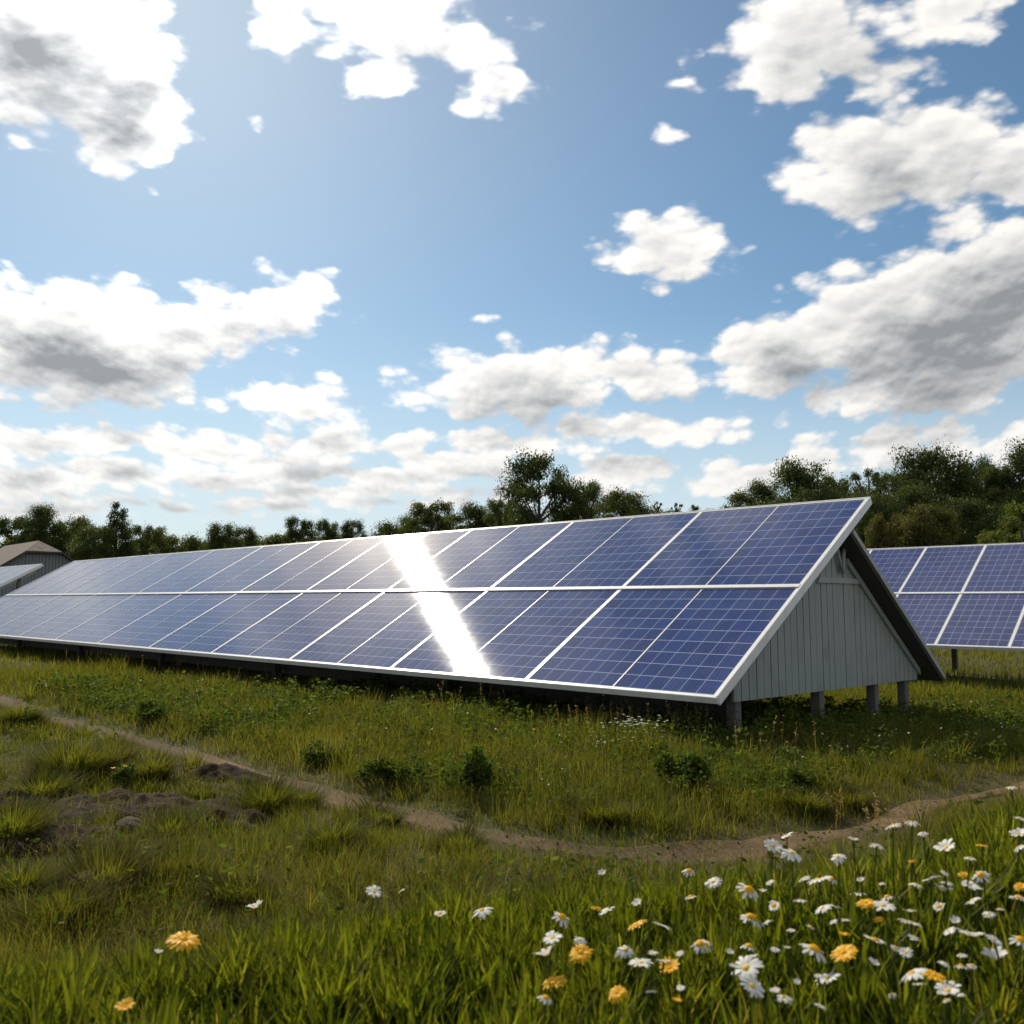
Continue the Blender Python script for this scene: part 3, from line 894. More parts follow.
TREES = [
    # far left, behind and beside the barn
    ('leafy', 12, 516, 46, 84, 'loose grey-green tree at the far left edge, behind the barn roof'),
    ('dense', 47, 508, 40, 80, 'dense very dark tree rising straight behind the barn'),
    ('tall', 74, 512, 36, 82, 'lighter green tree close right of the dark tree behind the barn'),
    ('spreading', 96, 524, 44, 78, 'low broad tree between the barn and the tall dark cone'),
    ('fir', 118, 503, 36, 80, 'tall dark cone-shaped tree standing clear of the line at far left'),
    ('leafy', 149, 525, 36, 86, 'rounded tree just right of the tall dark cone'),
    ('shrubby', 172, 533, 44, 90, 'low wide bushy tree right of the rounded tree near the cone'),
    ('rounded', 222, 522, 34, 88, 'taller dark tree of the pair above the middle of the pale panels'),
    ('rounded', 246, 526, 26, 92, 'smaller dark tree of the pair above the middle of the pale panels'),
    ('oak', 298, 516, 34, 84, 'first and widest of three round-headed trees left of the sun glint'),
    ('tall', 327, 517, 23, 86, 'second of three round-headed trees left of the sun glint, slim'),
    ('rounded', 352, 519, 25, 86, 'third of three round-headed trees, nearest the sun glint'),
    ('rounded', 384, 527, 13, 95, 'tiny dark round tree directly above the sun glint'),
    # behind the middle of the row
    ('leafy', 431, 500, 46, 70, 'broad two-headed tree just right of the sun glint'),
    ('spreading', 418, 514, 40, 72, 'low tree under the two-headed one beside the sun glint'),
    ('rounded', 475, 502, 38, 74, 'rounded tree midway between the sun glint and the tall oak'),
    ('leafy', 503, 498, 36, 70, 'tree tucked against the left side of the tall oak'),
    ('oak', 540, 453, 72, 62, 'tallest open-crowned oak with sky gaps, rising above the middle of the shed'),
    ('tall', 585, 477, 36, 63, 'upright dark tree touching the right side of the tall oak'),
    ('spreading', 623, 489, 54, 66, 'wide paler tree right of the tall oak and its upright neighbour'),
    ('airy', 657, 500, 12, 72, 'thin spindly young tree above the panels, right of the wide pale tree'),
    ('airy', 677, 501, 14, 74, 'sparse sapling, left of two above the panel seam'),
    ('airy', 695, 502, 20, 72, 'sparse sapling, right of two above the panel seam'),
    # wooded edge on the right
    ('shrubby', 738, 489, 52, 52, 'low sloping tree at the left end of the right-hand wood'),
    ('rounded', 764, 479, 44, 50, 'mid-height tree stepping up at the left of the right-hand wood'),
    ('rounded', 799, 458, 66, 47, 'big round-topped tree above the top corner of the panels'),
    ('tall', 838, 470, 46, 50, 'dark tree just right of the big round-topped one'),
    ('airy', 868, 463, 40, 48, 'thin twiggy tree with sky showing through in the right-hand wood'),
    ('leafy', 893, 472, 46, 47, 'tree between the twiggy one and the tallest of the right-hand wood'),
    ('dense', 926, 450, 74, 44, 'large dark tree, tallest in the middle of the right-hand wood'),
    ('tall', 974, 454, 46, 45, 'upright tree with feathery top right of the large dark one'),
    ('leafy', 1003, 463, 44, 43, 'tree near the right edge, between the feathery one and the tall edge tree'),
    ('rounded', 1036, 440, 60, 42, 'tall tree cut by the right edge of the view'),
    ('russet', 926, 497, 58, 37, 'olive-brown bushy tree in front of the right-hand wood'),
    ('russet', 890, 508, 46, 38, 'smaller brownish tree left of the olive-brown bushy one'),
    ('sunny', 1018, 495, 66, 34, 'bright sunlit green tree at the right edge above the rack'),
    ('dense', 968, 500, 60, 39, 'very dark tree between the olive-brown one and the sunlit one'),
    ('dense', 872, 498, 56, 41, 'dark tree directly behind the top corner of the shed gable'),
    ('tall', 1090, 450, 70, 42, 'first tree beyond the right edge of the view'),
    ('dense', 1170, 460, 90, 42, 'broad tree further beyond the right edge of the view'),
    ('leafy', -45, 512, 60, 82, 'tree beyond the left edge of the view'),
    ('rounded', -110, 508, 70, 80, 'round tree further beyond the left edge of the view'),
]
for t in TREES:
    tree(*t)
# lower trees filling the line between the named ones
FILL_L = [('shrubby', 22, 532), ('spreading', 62, 530), ('shrubby', 88, 536), ('shrubby', 133, 537), ('spreading', 160, 535), ('shrubby', 190, 537), ('spreading', 207, 534), ('shrubby', 236, 536), ('spreading', 262, 534), ('shrubby', 280, 531), ('shrubby', 312, 533), ('spreading', 340, 533), ('shrubby', 366, 532)]
for i, (k_, px, py) in enumerate(FILL_L):
    tree(k_, px, py, random.uniform(44, 60), 92 + (i % 3) * 5, 'low dark bushy tree in the distant line behind the pale left half of the panels', 'low trees in the distant line at left')
FILL_M = [('spreading', 400, 520), ('shrubby', 455, 511), ('shrubby', 490, 511), ('spreading', 520, 506), ('shrubby', 566, 502), ('shrubby', 604, 500), ('shrubby', 640, 503), ('shrubby', 668, 508), ('shrubby', 705, 507)]
for i, (k_, px, py) in enumerate(FILL_M):
    tree(k_, px, py, random.uniform(46, 62), 70 + (i % 3) * 5, 'low dark bushy tree filling the line behind the middle of the shed', 'low trees behind the middle of the shed')
FILL_R = [('shrubby', 780, 500), ('dense', 822, 492), ('spreading', 856, 492), ('dense', 905, 490), ('dense', 950, 482), ('spreading', 990, 486), ('dense', 1050, 478), ('russet', 850, 520), ('shrubby', 905, 532), ('shrubby', 960, 528), ('shrubby', 1010, 530), ('shrubby', 1065, 520)]
for i, (k_, px, py) in enumerate(FILL_R):
    tree(k_, px, py, random.uniform(60, 80), 41 + (i % 3) * 3, 'dark understorey tree in the shade of the right-hand wood', 'understorey trees of the right-hand wood')
def far_wood():
    r = np.random.default_rng(77)
    n = 26000
    az = r.uniform(-62, 60, n); dist = r.uniform(98, 130, n)
    dist = np.where(az > 12, r.uniform(50, 66, n), dist)
    x, y = np.sin(np.radians(az)) * dist, np.cos(np.radians(az)) * dist
    top = (3.2 + 2.6 * vnoise(az, az * 0, .5, 3) + 1.8 * vnoise(az, az * 0, 1.7, 4)) * np.where(az > 12, .95, 1.25)
    z = r.random(n) ** .8 * top - .2
    p = np.stack([x, y, z], -1)
    a = r.normal(size=(n, 3)); a /= np.linalg.norm(a, axis=1)[:, None]
    b = np.cross(a, r.normal(size=(n, 3))); b /= np.linalg.norm(b, axis=1)[:, None]
    s = r.uniform(.25, .6, n)[:, None]
    vs = np.stack([p - a * s, p + b * s * .6, p + a * s, p - b * s * .6], 1).reshape(-1, 3)
    me = quad_mesh('undergrowth', vs, np.arange(n * 4).reshape(-1, 4), M_crowns[1], np.repeat(np.clip(r.normal(.35, .2, n), 0, 1), 4))
    tag(link_mesh('undergrowth', me), kind='stuff', label='dark undergrowth along the foot of the distant trees', cat='undergrowth')
far_wood()

# ------------------------------------------------------------------ grass and herbs
def blades(x, y, h, wd, az, lean, tone, rows=(0, .4, .75, 1.0), taper=.75, z=None, twist=None):
    n = len(x)
    z = height(x, y) - .008 if z is None else z
    d = np.stack([np.cos(az), np.sin(az)], -1)
    wa = az + math.pi / 2 if twist is None else twist
    w = np.stack([np.cos(wa), np.sin(wa)], -1)
    k = len(rows)
    V_ = np.zeros((n, k, 2, 3), np.float32)
    for i, t in enumerate(rows):
        cx = x + d[:, 0] * lean * t ** 1.8; cy = y + d[:, 1] * lean * t ** 1.8
        cz = z + h * t * (1 - .18 * t * np.clip(lean / np.maximum(h, .01), 0, 2))
        ww = wd * .5 * max(.06, (1 - t) ** taper if t > .25 else .75 + t)
        for s in (0, 1):
            sg = -1 if s == 0 else 1
            V_[:, i, s, 0] = cx + sg * w[:, 0] * ww; V_[:, i, s, 1] = cy + sg * w[:, 1] * ww; V_[:, i, s, 2] = cz
    base = (np.arange(n) * k * 2)[:, None]
    q = np.concatenate([np.stack([base[:, 0] + 2 * i, base[:, 0] + 2 * i + 1, base[:, 0] + 2 * i + 3, base[:, 0] + 2 * i + 2], -1) for i in range(k - 1)])
    return V_.reshape(-1, 3), q, np.repeat(tone, 2 * k)
def merge(parts):
    vs, qs, ts, o = [], [], [], 0
    for v, q, t in parts:
        vs.append(v); qs.append(q + o); ts.append(t); o += len(v)
    return np.concatenate(vs), np.concatenate(qs), np.concatenate(ts)
def stuff(name, parts, mat, label, cat):
    v, q, t = merge(parts)
    me = quad_mesh(name, v, q, mat, t)
    return tag(link_mesh(name, me), kind='stuff', label=label, cat=cat)
def crest(x):
    return np.interp(x, CREST[:, 0], CREST[:, 1])

TUSSOCKS = [(70, 778, .30, .24), (40, 800, .2, .2), (110, 770, .2, .20), (605, 822, .17, .17), (805, 806, .17, .16), (100, 900, .16, .20), (265, 812, .18, .18), (322, 760, .15, .14), (175, 885, .17, .15), (20, 725, .28, .22),
            (730, 775, .16, .15), (850, 800, .14, .13), (380, 822, .16, .16), (300, 800, .18, .17), (172, 846, .11, .12), (10, 850, .20, .20), (240, 905, .15, .13), (330, 850, .16, .15), (560, 800, .14, .12), (690, 800, .17, .14),
            (460, 850, .15, .12), (200, 800, .10, .11), (400, 770, .15, .13), (640, 760, .2, .16), (520, 770, .2, .13), (770, 780, .18, .16), (150, 780, .18, .17), (60, 930, .16, .14), (20, 900, .15, .15), (130, 870, .12, .12)]
TUS = [(spot(px, py).x, spot(px, py).y, r, h) for px, py, r, h in TUSSOCKS]

def build_grass():
    r = np.random.default_rng(21)
    # --- near bank: broad lush blades
    n = 92000
    x = r.uniform(-2.6, 3.6, n); y = .45 + (r.random(n)) * 3.2
    keep = (y < crest(x) + .35 + .25 * (vnoise(x, y, 3, 31) - .5)) & (np.abs(x) < .75 * y + 1.1)
    x, y = x[keep], y[keep]
    cl = vnoise(x, y, 4.5, 32); cl2 = vnoise(x, y, 11, 33)
    keep = r.random(len(x)) < .35 + .75 * cl2
    x, y, cl, cl2 = x[keep], y[keep], cl[keep], cl2[keep]
    n = len(x)
    h = (.050 + .055 * cl + .06 * cl2) * r.uniform(.6, 1.25, n)
    broad = r.random(n) < .6
    wd = np.where(broad, r.uniform(.008, .015, n), r.uniform(.0035, .006, n))
    lean = h * r.uniform(.1, .55, n)
    tone = np.clip(r.normal(.42, .2, n) + (cl - .5) * .25, 0, 1)
    tone[r.random(n) < .025] = 1.0
    az = r.uniform(0, 2 * math.pi, n)
    m, per = 1500, 44
    ty_ = .55 + r.random(m) * 2.6; tx_ = r.uniform(-1, 1, m) * (.72 * ty_ + .9)
    ok = ty_ < crest(tx_) + .15
    tx_, ty_ = tx_[ok], ty_[ok]; m = len(tx_)
    tr_, th_, tt_ = r.uniform(.015, .05, m), r.uniform(.09, .165, m), r.uniform(.25, .75, m)
    a = r.uniform(0, 2 * math.pi, (m, per)); q = tr_[:, None] * np.sqrt(r.random((m, per)))
    bx, by = (tx_[:, None] + q * np.cos(a)).ravel(), (ty_[:, None] + q * np.sin(a)).ravel()
    hh = (th_[:, None] * r.uniform(.45, 1.1, (m, per))).ravel()
    k_ = m * per
    tufts = blades(bx, by, hh, r.uniform(.007, .0155, k_), a.ravel() + r.normal(0, .35, k_), hh * r.uniform(.1, .65, k_), np.clip(np.repeat(tt_, per) + r.normal(0, .13, k_), 0, .96), (0, .25, .5, .75, .9, 1.0), .55, twist=a.ravel() + math.pi / 2 + r.normal(0, .3, k_))
    stuff('lush_grass', [tufts, blades(x, y, h, wd, az, lean, tone, (0, .3, .6, .85, 1.0), .6, twist=az + math.pi / 2 + r.normal(0, .5, n))], M_blade, 'lush broad-bladed grass covering the near bank', 'grass')
    # --- meadow up to and around the arrays
    parts = []
    n = 430000
    d = 1.9 + (r.random(n) ** 1.35) * 11.5
    x = r.uniform(-1, 1, n) * (.72 * d + 1.3); y = d
    pd = path_dist(x, y) + .10 * (vnoise(x, y, 4, 41) - .5) + .05 * (vnoise(x, y, 15, 42) - .5)
    dv = dirt_val(x, y) + .35 * (vnoise(x, y, 6, 43) - .5)
    dens = np.clip((pd - .03) / .17, .20, 1) * np.clip((dv - .60) / .55, .16, 1) * (.40 + .75 * vnoise(x, y, 1.6, 44))
    dens *= np.clip((y - crest(x) + .1) / .3, 0, 1)
    keep = r.random(n) < dens
    x, y, d, pd = x[keep], y[keep], d[keep], pd[keep]
    n = len(x)
    c1, c2 = vnoise(x, y, 1.3, 45), vnoise(x, y, 5, 46)
    h = (.05 + .12 * c1 * c2 * 1.6 + .04 * c2) * r.uniform(.5, 1.4, n) * np.clip(.45 + pd / .9, .45, 1.15) * np.where(y < np.interp(x, PATH_NP[:, 0], PATH_NP[:, 1]), .58, 1.0)
    ua, va = (x - A0.x) * U.x + (y - A0.y) * U.y, (x - A0.x) * V.x + (y - A0.y) * V.y
    h *= np.where((va > -.1) & (va < 5.2) & (ua > -1.6), .62, 1.0)
    wd = np.maximum(.0032, .00085 * d) * r.uniform(.7, 1.3, n)
    az = r.uniform(0, 2 * math.pi, n)
    tone = np.clip(r.normal(.45, .2, n) + (c1 - .5) * .30 + (vnoise(x, y, 2.7, 49) - .5) * .45, 0, .93)
    dry = r.random(n) < .05 + .10 * (pd < .5); tone[dry] = r.uniform(.85, 1, dry.sum())
    parts.append(blades(x, y, h, wd, az, h * r.uniform(.1, .8, n), tone, (0, .5, 1.0), .7, twist=az + math.pi / 2 + r.normal(0, .5, n)))
    # tussocks: blades fanning out of one root
    for tx, ty, tr, th in TUS:
        m = int(500 + 4200 * tr * tr * 4)
        a = r.uniform(0, 2 * math.pi, m); q = tr * .55 * np.sqrt(r.random(m))
        bx, by = tx + q * np.cos(a), ty + q * np.sin(a)
        hh = th * r.uniform(.35, 1.2, m) * (1 - .35 * (q / tr)) * (.6 + .8 * vnoise(bx, by, 9, 48))
        parts.append(blades(bx, by, hh, np.full(m, .0068) * r.uniform(.7, 1.3, m), a + r.normal(0, .4, m), hh * r.uniform(.15, 1.0, m) + q * .6, np.clip(r.normal(.40, .2, m), 0, .9), (0, .4, .75, 1.0), .7))
    # smaller clumps everywhere, so that the sward is uneven
    m = 1250
    cy = 2.6 + r.random(m) ** 1.2 * 8.5; cx = r.uniform(-1, 1, m) * (.62 * cy + .3)
    ok = (path_dist(cx, cy) > .20) & (cy > crest(cx) + .35)
    cx, cy = cx[ok], cy[ok]
    m = len(cx); per = 46
    cr, ch = r.uniform(.03, .11, m), r.uniform(.08, .24, m) * np.where(cy < np.interp(cx, PATH_NP[:, 0], PATH_NP[:, 1]), .7, 1.0)
    ct_ = r.uniform(.1, .75, m)
    a = r.uniform(0, 2 * math.pi, (m, per)); q = cr[:, None] * np.sqrt(r.random((m, per)))
    bx, by = (cx[:, None] + q * np.cos(a)).ravel(), (cy[:, None] + q * np.sin(a)).ravel()
    hh = (ch[:, None] * r.uniform(.4, 1.15, (m, per))).ravel()
    parts.append(blades(bx, by, hh, np.maximum(.0042, .0010 * by) * r.uniform(.7, 1.5, m * per), a.ravel() + r.normal(0, .5, m * per), hh * r.uniform(.15, 1.1, m * per), np.clip(np.repeat(ct_, per) + r.normal(0, .13, m * per), 0, .95), (0, .4, .75, 1.0), .7))
    # dead, bent stems
    m = 5200
    dy = 2.4 + r.random(m) * 8; dx = r.uniform(-1, 1, m) * (.62 * dy + .3)
    ok = (path_dist(dx, dy) > .12) & (dy > crest(dx) + .2)
    dx, dy = dx[ok], dy[ok]; m = len(dx)
    hh = r.uniform(.04, .17, m)
    parts.append(blades(dx, dy, hh, np.maximum(.0026, .0006 * dy), r.uniform(0, 6.28, m), hh * r.uniform(.3, 2.2, m), r.uniform(.88, 1.0, m), (0, .4, .75, 1.0), .5))
    stuff('meadow_grass', parts, M_meadow, 'olive meadow grass and tussocks between the bank and the panels', 'grass')
    # --- far grass: coarser tufts out to the trees
    n = 150000
    d = 12 + (r.random(n) ** 1.6) * 60
    x = r.uniform(-1, 1, n) * (.85 * d); y = d
    c1 = vnoise(x, y, .5, 47)
    h = (.06 + .10 * c1) * r.uniform(.5, 1.4, n)
    wd = .0011 * d * r.uniform(.7, 1.4, n)
    az = r.uniform(0, 2 * math.pi, n)
    stuff('field_grass', [blades(x, y, h, wd, az, h * r.uniform(.1, .6, n), np.clip(r.normal(.52, .2, n) + (c1 - .5) * .3, 0, .97), (0, .5, 1.0), .7)], M_meadow, 'rough grass of the field beyond the panels', 'grass')
    # --- small herbs: leaflets on short stems
    parts, specks, yspecks, stalks = [], [], [], []
    n = 15000
    d = 2.6 + (r.random(n) ** 1.2) * 8.5
    x = r.uniform(-1, 1, n) * (.63 * d + .3); y = d
    pd = path_dist(x, y)
    keep = (pd > .34) & (dirt_val(x, y) > 1.1) & (y > crest(x) + .4) & (r.random(n) < .15 + 1.3 * np.clip(vnoise(x, y, 1.1, 51) - .25, 0, 1))
    # more herbs beyond the path than before it
    yp = np.interp(x, PATH_NP[:, 0], PATH_NP[:, 1])
    keep &= (y > yp) | (r.random(n) < .09)
    x, y, d = x[keep], y[keep], d[keep]
    m = 16
    hx = r.uniform(.07, .25, len(x))
    lx = np.repeat(x, m) + r.normal(0, .028, len(x) * m); ly = np.repeat(y, m) + r.normal(0, .028, len(x) * m)
    lz = np.repeat(height(x, y), m) + np.repeat(hx, m) * r.uniform(.15, 1.0, len(x) * m)
    k = len(lx)
    def quads(px, py, pz, s, rr, flat=.5):
        a = rr.normal(size=(len(px), 3)); a[:, 2] *= flat; a /= np.linalg.norm(a, axis=1)[:, None]
        b = np.cross(a, rr.normal(size=(len(px), 3))); b /= np.linalg.norm(b, axis=1)[:, None]
        P = np.stack([px, py, pz], -1); s = s[:, None]
        return np.stack([P - a * s, P + b * s * .5, P + a * s, P - b * s * .5], 1).reshape(-1, 3), np.arange(len(px) * 4).reshape(-1, 4)
    v, q = quads(lx, ly, lz, r.uniform(.008, .022, k) * np.repeat(np.clip(d / 6, .8, 1.5), m), r)
    parts.append((v, q, np.repeat(np.clip(r.normal(.45, .25, k), 0, 1), 4)))
    stuff('herbs', parts, M_weed, 'small leafy herbs scattered through the meadow grass', 'herbs')
    # --- specks of tiny white and yellow bloom
    for nm, cnt, mat, lab, f0 in (('white_blossom', 330, M_petal, 'tiny white blossoms scattered in the meadow before the panels', 61), ('yellow_blossom', 130, M_gold, 'tiny yellow blossoms scattered in the meadow before the panels', 64)):
        d = 3.4 + r.random(cnt) * 7
        x = r.uniform(-1, 1, cnt) * (.6 * d); y = d
        pd = path_dist(x, y); yp = np.interp(x, PATH_NP[:, 0], PATH_NP[:, 1])
        keep = (pd > .36) & (y > yp) & (vnoise(x, y, 1.4, f0) > .48)
        x, y, d = x[keep], y[keep], d[keep]
        z = height(x, y) + r.uniform(.10, .22, len(x))
        v, q = quads(x, y, z, r.uniform(.004, .009, len(x)) * np.clip(d / 5, .9, 1.6), r, .35)
        v2, q2 = quads(x + .004, y, z + .003, r.uniform(.004, .009, len(x)) * np.clip(d / 5, .9, 1.6), r, .35)
        tn = np.repeat(r.uniform(0, 1, len(x)), 4)
        vs, qs, ts = merge([(v, q, tn), (v2, q2, tn)])
        sv, sq, st = blades(x, y, z - height(x, y), np.full(len(x), .0022), r.uniform(0, 6.28, len(x)), np.zeros(len(x)), np.full(len(x), .4), (0, .5, 1.0), .1)
        o = tag(link_mesh(nm, quad_mesh(nm, vs, qs, mat, ts)), kind='stuff', label=lab, cat='blossom')
        stalks.append((sv, sq, st))
    # --- dry seed stalks along the shed's edge and beside the path
    sx, sy, sh = [], [], []
    for px, py, cnt, sp in ((590, 735, 34, .5), (470, 720, 20, .7), (330, 690, 26, 1.2), (200, 678, 20, 1.6), (660, 745, 16, .4), (868, 815, 7, .10), (838, 815, 6, .10), (100, 668, 16, 1.8), (420, 700, 20, .9), (770, 760, 8, .3)):
        c = spot(px, py)
        for _ in range(cnt):
            sx.append(c.x + r.normal(0, sp * .5)); sy.append(c.y + r.normal(0, .16)); sh.append(r.uniform(.16, .34) if py < 800 else r.uniform(.10, .19))
    sx, sy, sh = np.array(sx), np.array(sy), np.array(sh)
    az = r.uniform(0, 6.28, len(sx)); ln = sh * r.uniform(.05, .3, len(sx))
    parts = [blades(sx, sy, sh, np.full(len(sx), .0045), az, ln, r.uniform(0, .6, len(sx)), (0, .35, .7, 1.0), .2)]
    m = 12
    t = r.uniform(.62, 1.02, (len(sx), m))
    qx = sx[:, None] + np.cos(az)[:, None] * ln[:, None] * t ** 1.8 + r.normal(0, .006, t.shape)
    qy = sy[:, None] + np.sin(az)[:, None] * ln[:, None] * t ** 1.8 + r.normal(0, .006, t.shape)
    qz = height(sx, sy)[:, None] + sh[:, None] * t * .98
    v, q = quads(qx.ravel(), qy.ravel(), qz.ravel(), r.uniform(.006, .011, qx.size), r, 1.0)
    parts.append((v, q, np.repeat(r.uniform(.2, 1, qx.size), 4)))
    stuff('dry_stalks', parts, M_seed, 'dry russet seed stalks along the shaded foot of the panels', 'stalks')
    stuff('flower_stems', stalks, M_weed, 'thin stems under the tiny meadow blossoms', 'stems')
build_grass()

# ------------------------------------------------------------------ shrubs, weeds and clods one can point at
def shrub(px, py, w, h, label, seed, mat=None, name='shrub', leaf=.015, n=1500, group=None):
    c = spot(px, py)
    g = float(height(c.x, c.y))
    root = thing(name, label, {'shrub': 'shrub', 'weed': 'weed'}.get(name, 'flowering weed'), (c.x, c.y, g), 0, group)
    r = np.random.default_rng(seed)
    lob = [(r.normal(0, .22) * w, r.normal(0, .22) * w, h * r.uniform(.3, .82)) for _ in range(13)]
    li = r.integers(0, 13, n)
    d = r.normal(size=(n, 3)); d /= np.linalg.norm(d, axis=1)[:, None]
    p = np.array(lob)[li] + d * (r.random(n) ** .5)[:, None] * np.array([w * .26, w * .26, h * .26])
    p[:, 2] = np.maximum(p[:, 2], .01)
    a = r.normal(size=(n, 3)); a /= np.linalg.norm(a, axis=1)[:, None]
    b = np.cross(a, r.normal(size=(n, 3))); b /= np.linalg.norm(b, axis=1)[:, None]
    s = (leaf * r.uniform(.6, 1.3, n))[:, None]
    vs = np.stack([p - a * s, p + b * s * .55, p + a * s, p - b * s * .55], 1).reshape(-1, 3)
    link_mesh('foliage', quad_mesh('foliage', vs, np.arange(n * 4).reshape(-1, 4), mat or M_weed, np.repeat(np.clip(r.normal(.4, .25, n), 0, 1), 4)), None, root)
    bm = bmesh.new()
    for L in lob:
        tube(bm, [(L[0] * .15, L[1] * .15, -.03), (L[0] * .6, L[1] * .6, L[2] * .55), L], [.004, .003, .0015], 5)
    from_bm('stem', bm, M_bark, root)
    return root, lob
shrub(478, 799, .24, .29, 'upright leafy green shrub just beyond the middle of the earth path', 1)
shrub(692, 798, .25, .27, 'rounded dark-leaved shrub in the grass below the shed corner', 2, leaf=.022)
shrub(388, 784, .25, .18, 'low spreading shrub beside the path, left of the upright one', 3)
shrub(150, 724, .32, .22, 'small shrub among the weeds near the far left bend of the path', 4)
shrub(322, 764, .24, .15, 'flat little shrub beyond the path, below the sun glint', 5)
shrub(800, 794, .20, .17, 'little shrub at the edge of the gable shadow near the path', 7)
def flower_weed(px, py, w, h, label, seed, petal, cnt, size):
    root, lob = shrub(px, py, w, h, label, seed, name='flowering_weed', n=420, leaf=.014)
    r = np.random.default_rng(seed + 50)
    p = np.array(lob)[r.integers(0, len(lob), cnt)] + r.normal(0, 1, (cnt, 3)) * np.array([w * .15, w * .15, h * .1]) + np.array([0, 0, h * .22])
    vs, qs = [], []
    for c in p:
        for k_ in range(5):
            t = k_ * 1.2566 + r.uniform(0, .4)
            e = np.array([math.cos(t), math.sin(t), .35]); f = np.array([-math.sin(t), math.cos(t), 0])
            b = len(vs)
            vs += [c, c + e * size * .6 - f * size * .35, c + e * size, c + e * size * .6 + f * size * .35]
            qs.append((b, b + 1, b + 2, b + 3))
    link_mesh('blossom', quad_mesh('blossom', np.array(vs), np.array(qs), petal, r.uniform(0, 1, len(vs))), None, root)
flower_weed(640, 752, .46, .25, 'tall white-flowered weed clump before the dark foot of the shed', 21, M_petal, 60, .014)
flower_weed(612, 760, .30, .20, 'smaller white-flowered weed left of the tall white clump', 22, M_petal, 30, .012)
flower_weed(692, 742, .22, .24, 'white-flowered weed in the shade by the front shed post', 23, M_petal, 9, .012)
flower_weed(792, 770, .12, .17, 'orange-red flowering weed in the shadow below the gable', 24, M_russet, 8, .016)
flower_weed(122, 790, .12, .16, 'yellow-flowered weed at the edge of the big left tussock', 25, M_gold, 6, .017)
flower_weed(955, 722, .34, .16, 'white-specked weed in the gable shadow at the right', 26, M_petal, 12, .010)

for i, (px, py, w, h, n_) in enumerate(((655, 765, .30, .17, 700), (720, 768, .30, .15, 700), (560, 752, .28, .13, 500), (745, 790, .26, .13, 600), (520, 740, .30, .12, 500), (430, 745, .30, .13, 500), (250, 722, .34, .13, 500), (860, 770, .26, .10, 400), (90, 705, .34, .13, 450), (600, 735, .30, .16, 500))):
    shrub(px, py, w, h, ('broad-leaved green weed among the white-flowered weeds below the shed corner' if 640 < px < 800 else 'small broad-leaved weed growing in the meadow grass before the shed'), 70 + i, leaf=.013, n=n_, name='weed', group='weeds below the shed corner' if 640 < px < 800 else 'weeds in the meadow before the shed')
def clod(px, py, size, label, seed):
    c = spot(px, py)
    g = float(height(c.x, c.y))
    bm = bmesh.new()
    bmesh.ops.create_icosphere(bm, subdivisions=3, radius=1)
    r = np.random.default_rng(seed)
    off = r.uniform(0, 50, 3)
    for v in bm.verts:
        p = v.co
        k_ = 1 + .45 * (float(vnoise(p.x * 1.3 + off[0] + p.z, p.y * 1.3 + off[1], 1.0, seed)) - .5) + .25 * (float(vnoise(p.x + off[2], p.z + p.y, 3.0, seed + 1)) - .5)
        v.co = Vector((p.x * k_ * 1.25, p.y * k_, p.z * k_ * .62)) * size
    o = from_bm('soil_clod', bm, M_stone, None, (c.x, c.y, g + size * .22), (0, 0, random.uniform(0, 6)))
    tag(o, label, 'clod', 'soil clods on the bare patch')
clod(128, 834, .062, 'largest dark soil clod, at the front of the bare patch', 1)
clod(60, 845, .045, 'dark soil clod at the left of the bare patch', 2)
clod(188, 792, .040, 'dark flat clod at the upper right of the bare patch', 3)
clod(225, 786, .040, 'dark clod between the bare patch and the path tussocks', 4)
clod(100, 820, .035, 'middling soil clod just behind the largest one', 5)
for i, (px, py, s) in enumerate(((80, 832, .018), (150, 822, .016), (140, 846, .014), (165, 806, .018), (110, 846, .015), (92, 812, .014), (205, 800, .015), (45, 852, .016), (70, 858, .013), (176, 818, .012), (215, 825, .015), (235, 850, .012))):
    clod(px, py, s, 'small crumb of earth lying on the bare patch', 10 + i)

def crumbs():
    r = np.random.default_rng(88)
    vs, qs = [], []
    cube = np.array([(x, y, z) for x in (-1, 1) for y in (-1, 1) for z in (-1, 1)], float)
    F = np.array([(0, 1, 3, 2), (4, 6, 7, 5), (0, 4, 5, 1), (2, 3, 7, 6), (0, 2, 6, 4), (1, 5, 7, 3)])
    def add(x, y, s):
        c = cube * r.uniform(.45, 1.0, (8, 1)) * s * np.array([1, .9, .6])
        a = r.uniform(0, 6.28); ca, sa = math.cos(a), math.sin(a)
        c = np.stack([c[:, 0] * ca - c[:, 1] * sa, c[:, 0] * sa + c[:, 1] * ca, c[:, 2]], -1)
        qs.extend((F + len(vs)).tolist())
        vs.extend((c + np.array([x, y, float(height(x, y)) + .018 + s * .2])).tolist())
    for cx, cy, a, b in DIRT:
        for _ in range(int(900 * a * b) + 20):
            t, q = r.uniform(0, 6.28), math.sqrt(r.random())
            add(cx + a * q * math.cos(t), cy + b * q * math.sin(t), .004 + .012 * r.random() ** 3)
    for _ in range(380):
        i = r.integers(0, len(PATH) - 1); t = r.random()
        x = PATH[i][0] * (1 - t) + PATH[i + 1][0] * t + r.normal(0, .09); y = PATH[i][1] * (1 - t) + PATH[i + 1][1] * t + r.normal(0, .09)
        add(x, y, .002 + .006 * r.random() ** 3)
    tag(link_mesh('soil_crumbs', quad_mesh('soil_crumbs', np.array(vs), np.array(qs), M_path)), kind='stuff', label='crumbs of earth and pebbles on the bare soil and path', cat='crumbs')
crumbs()

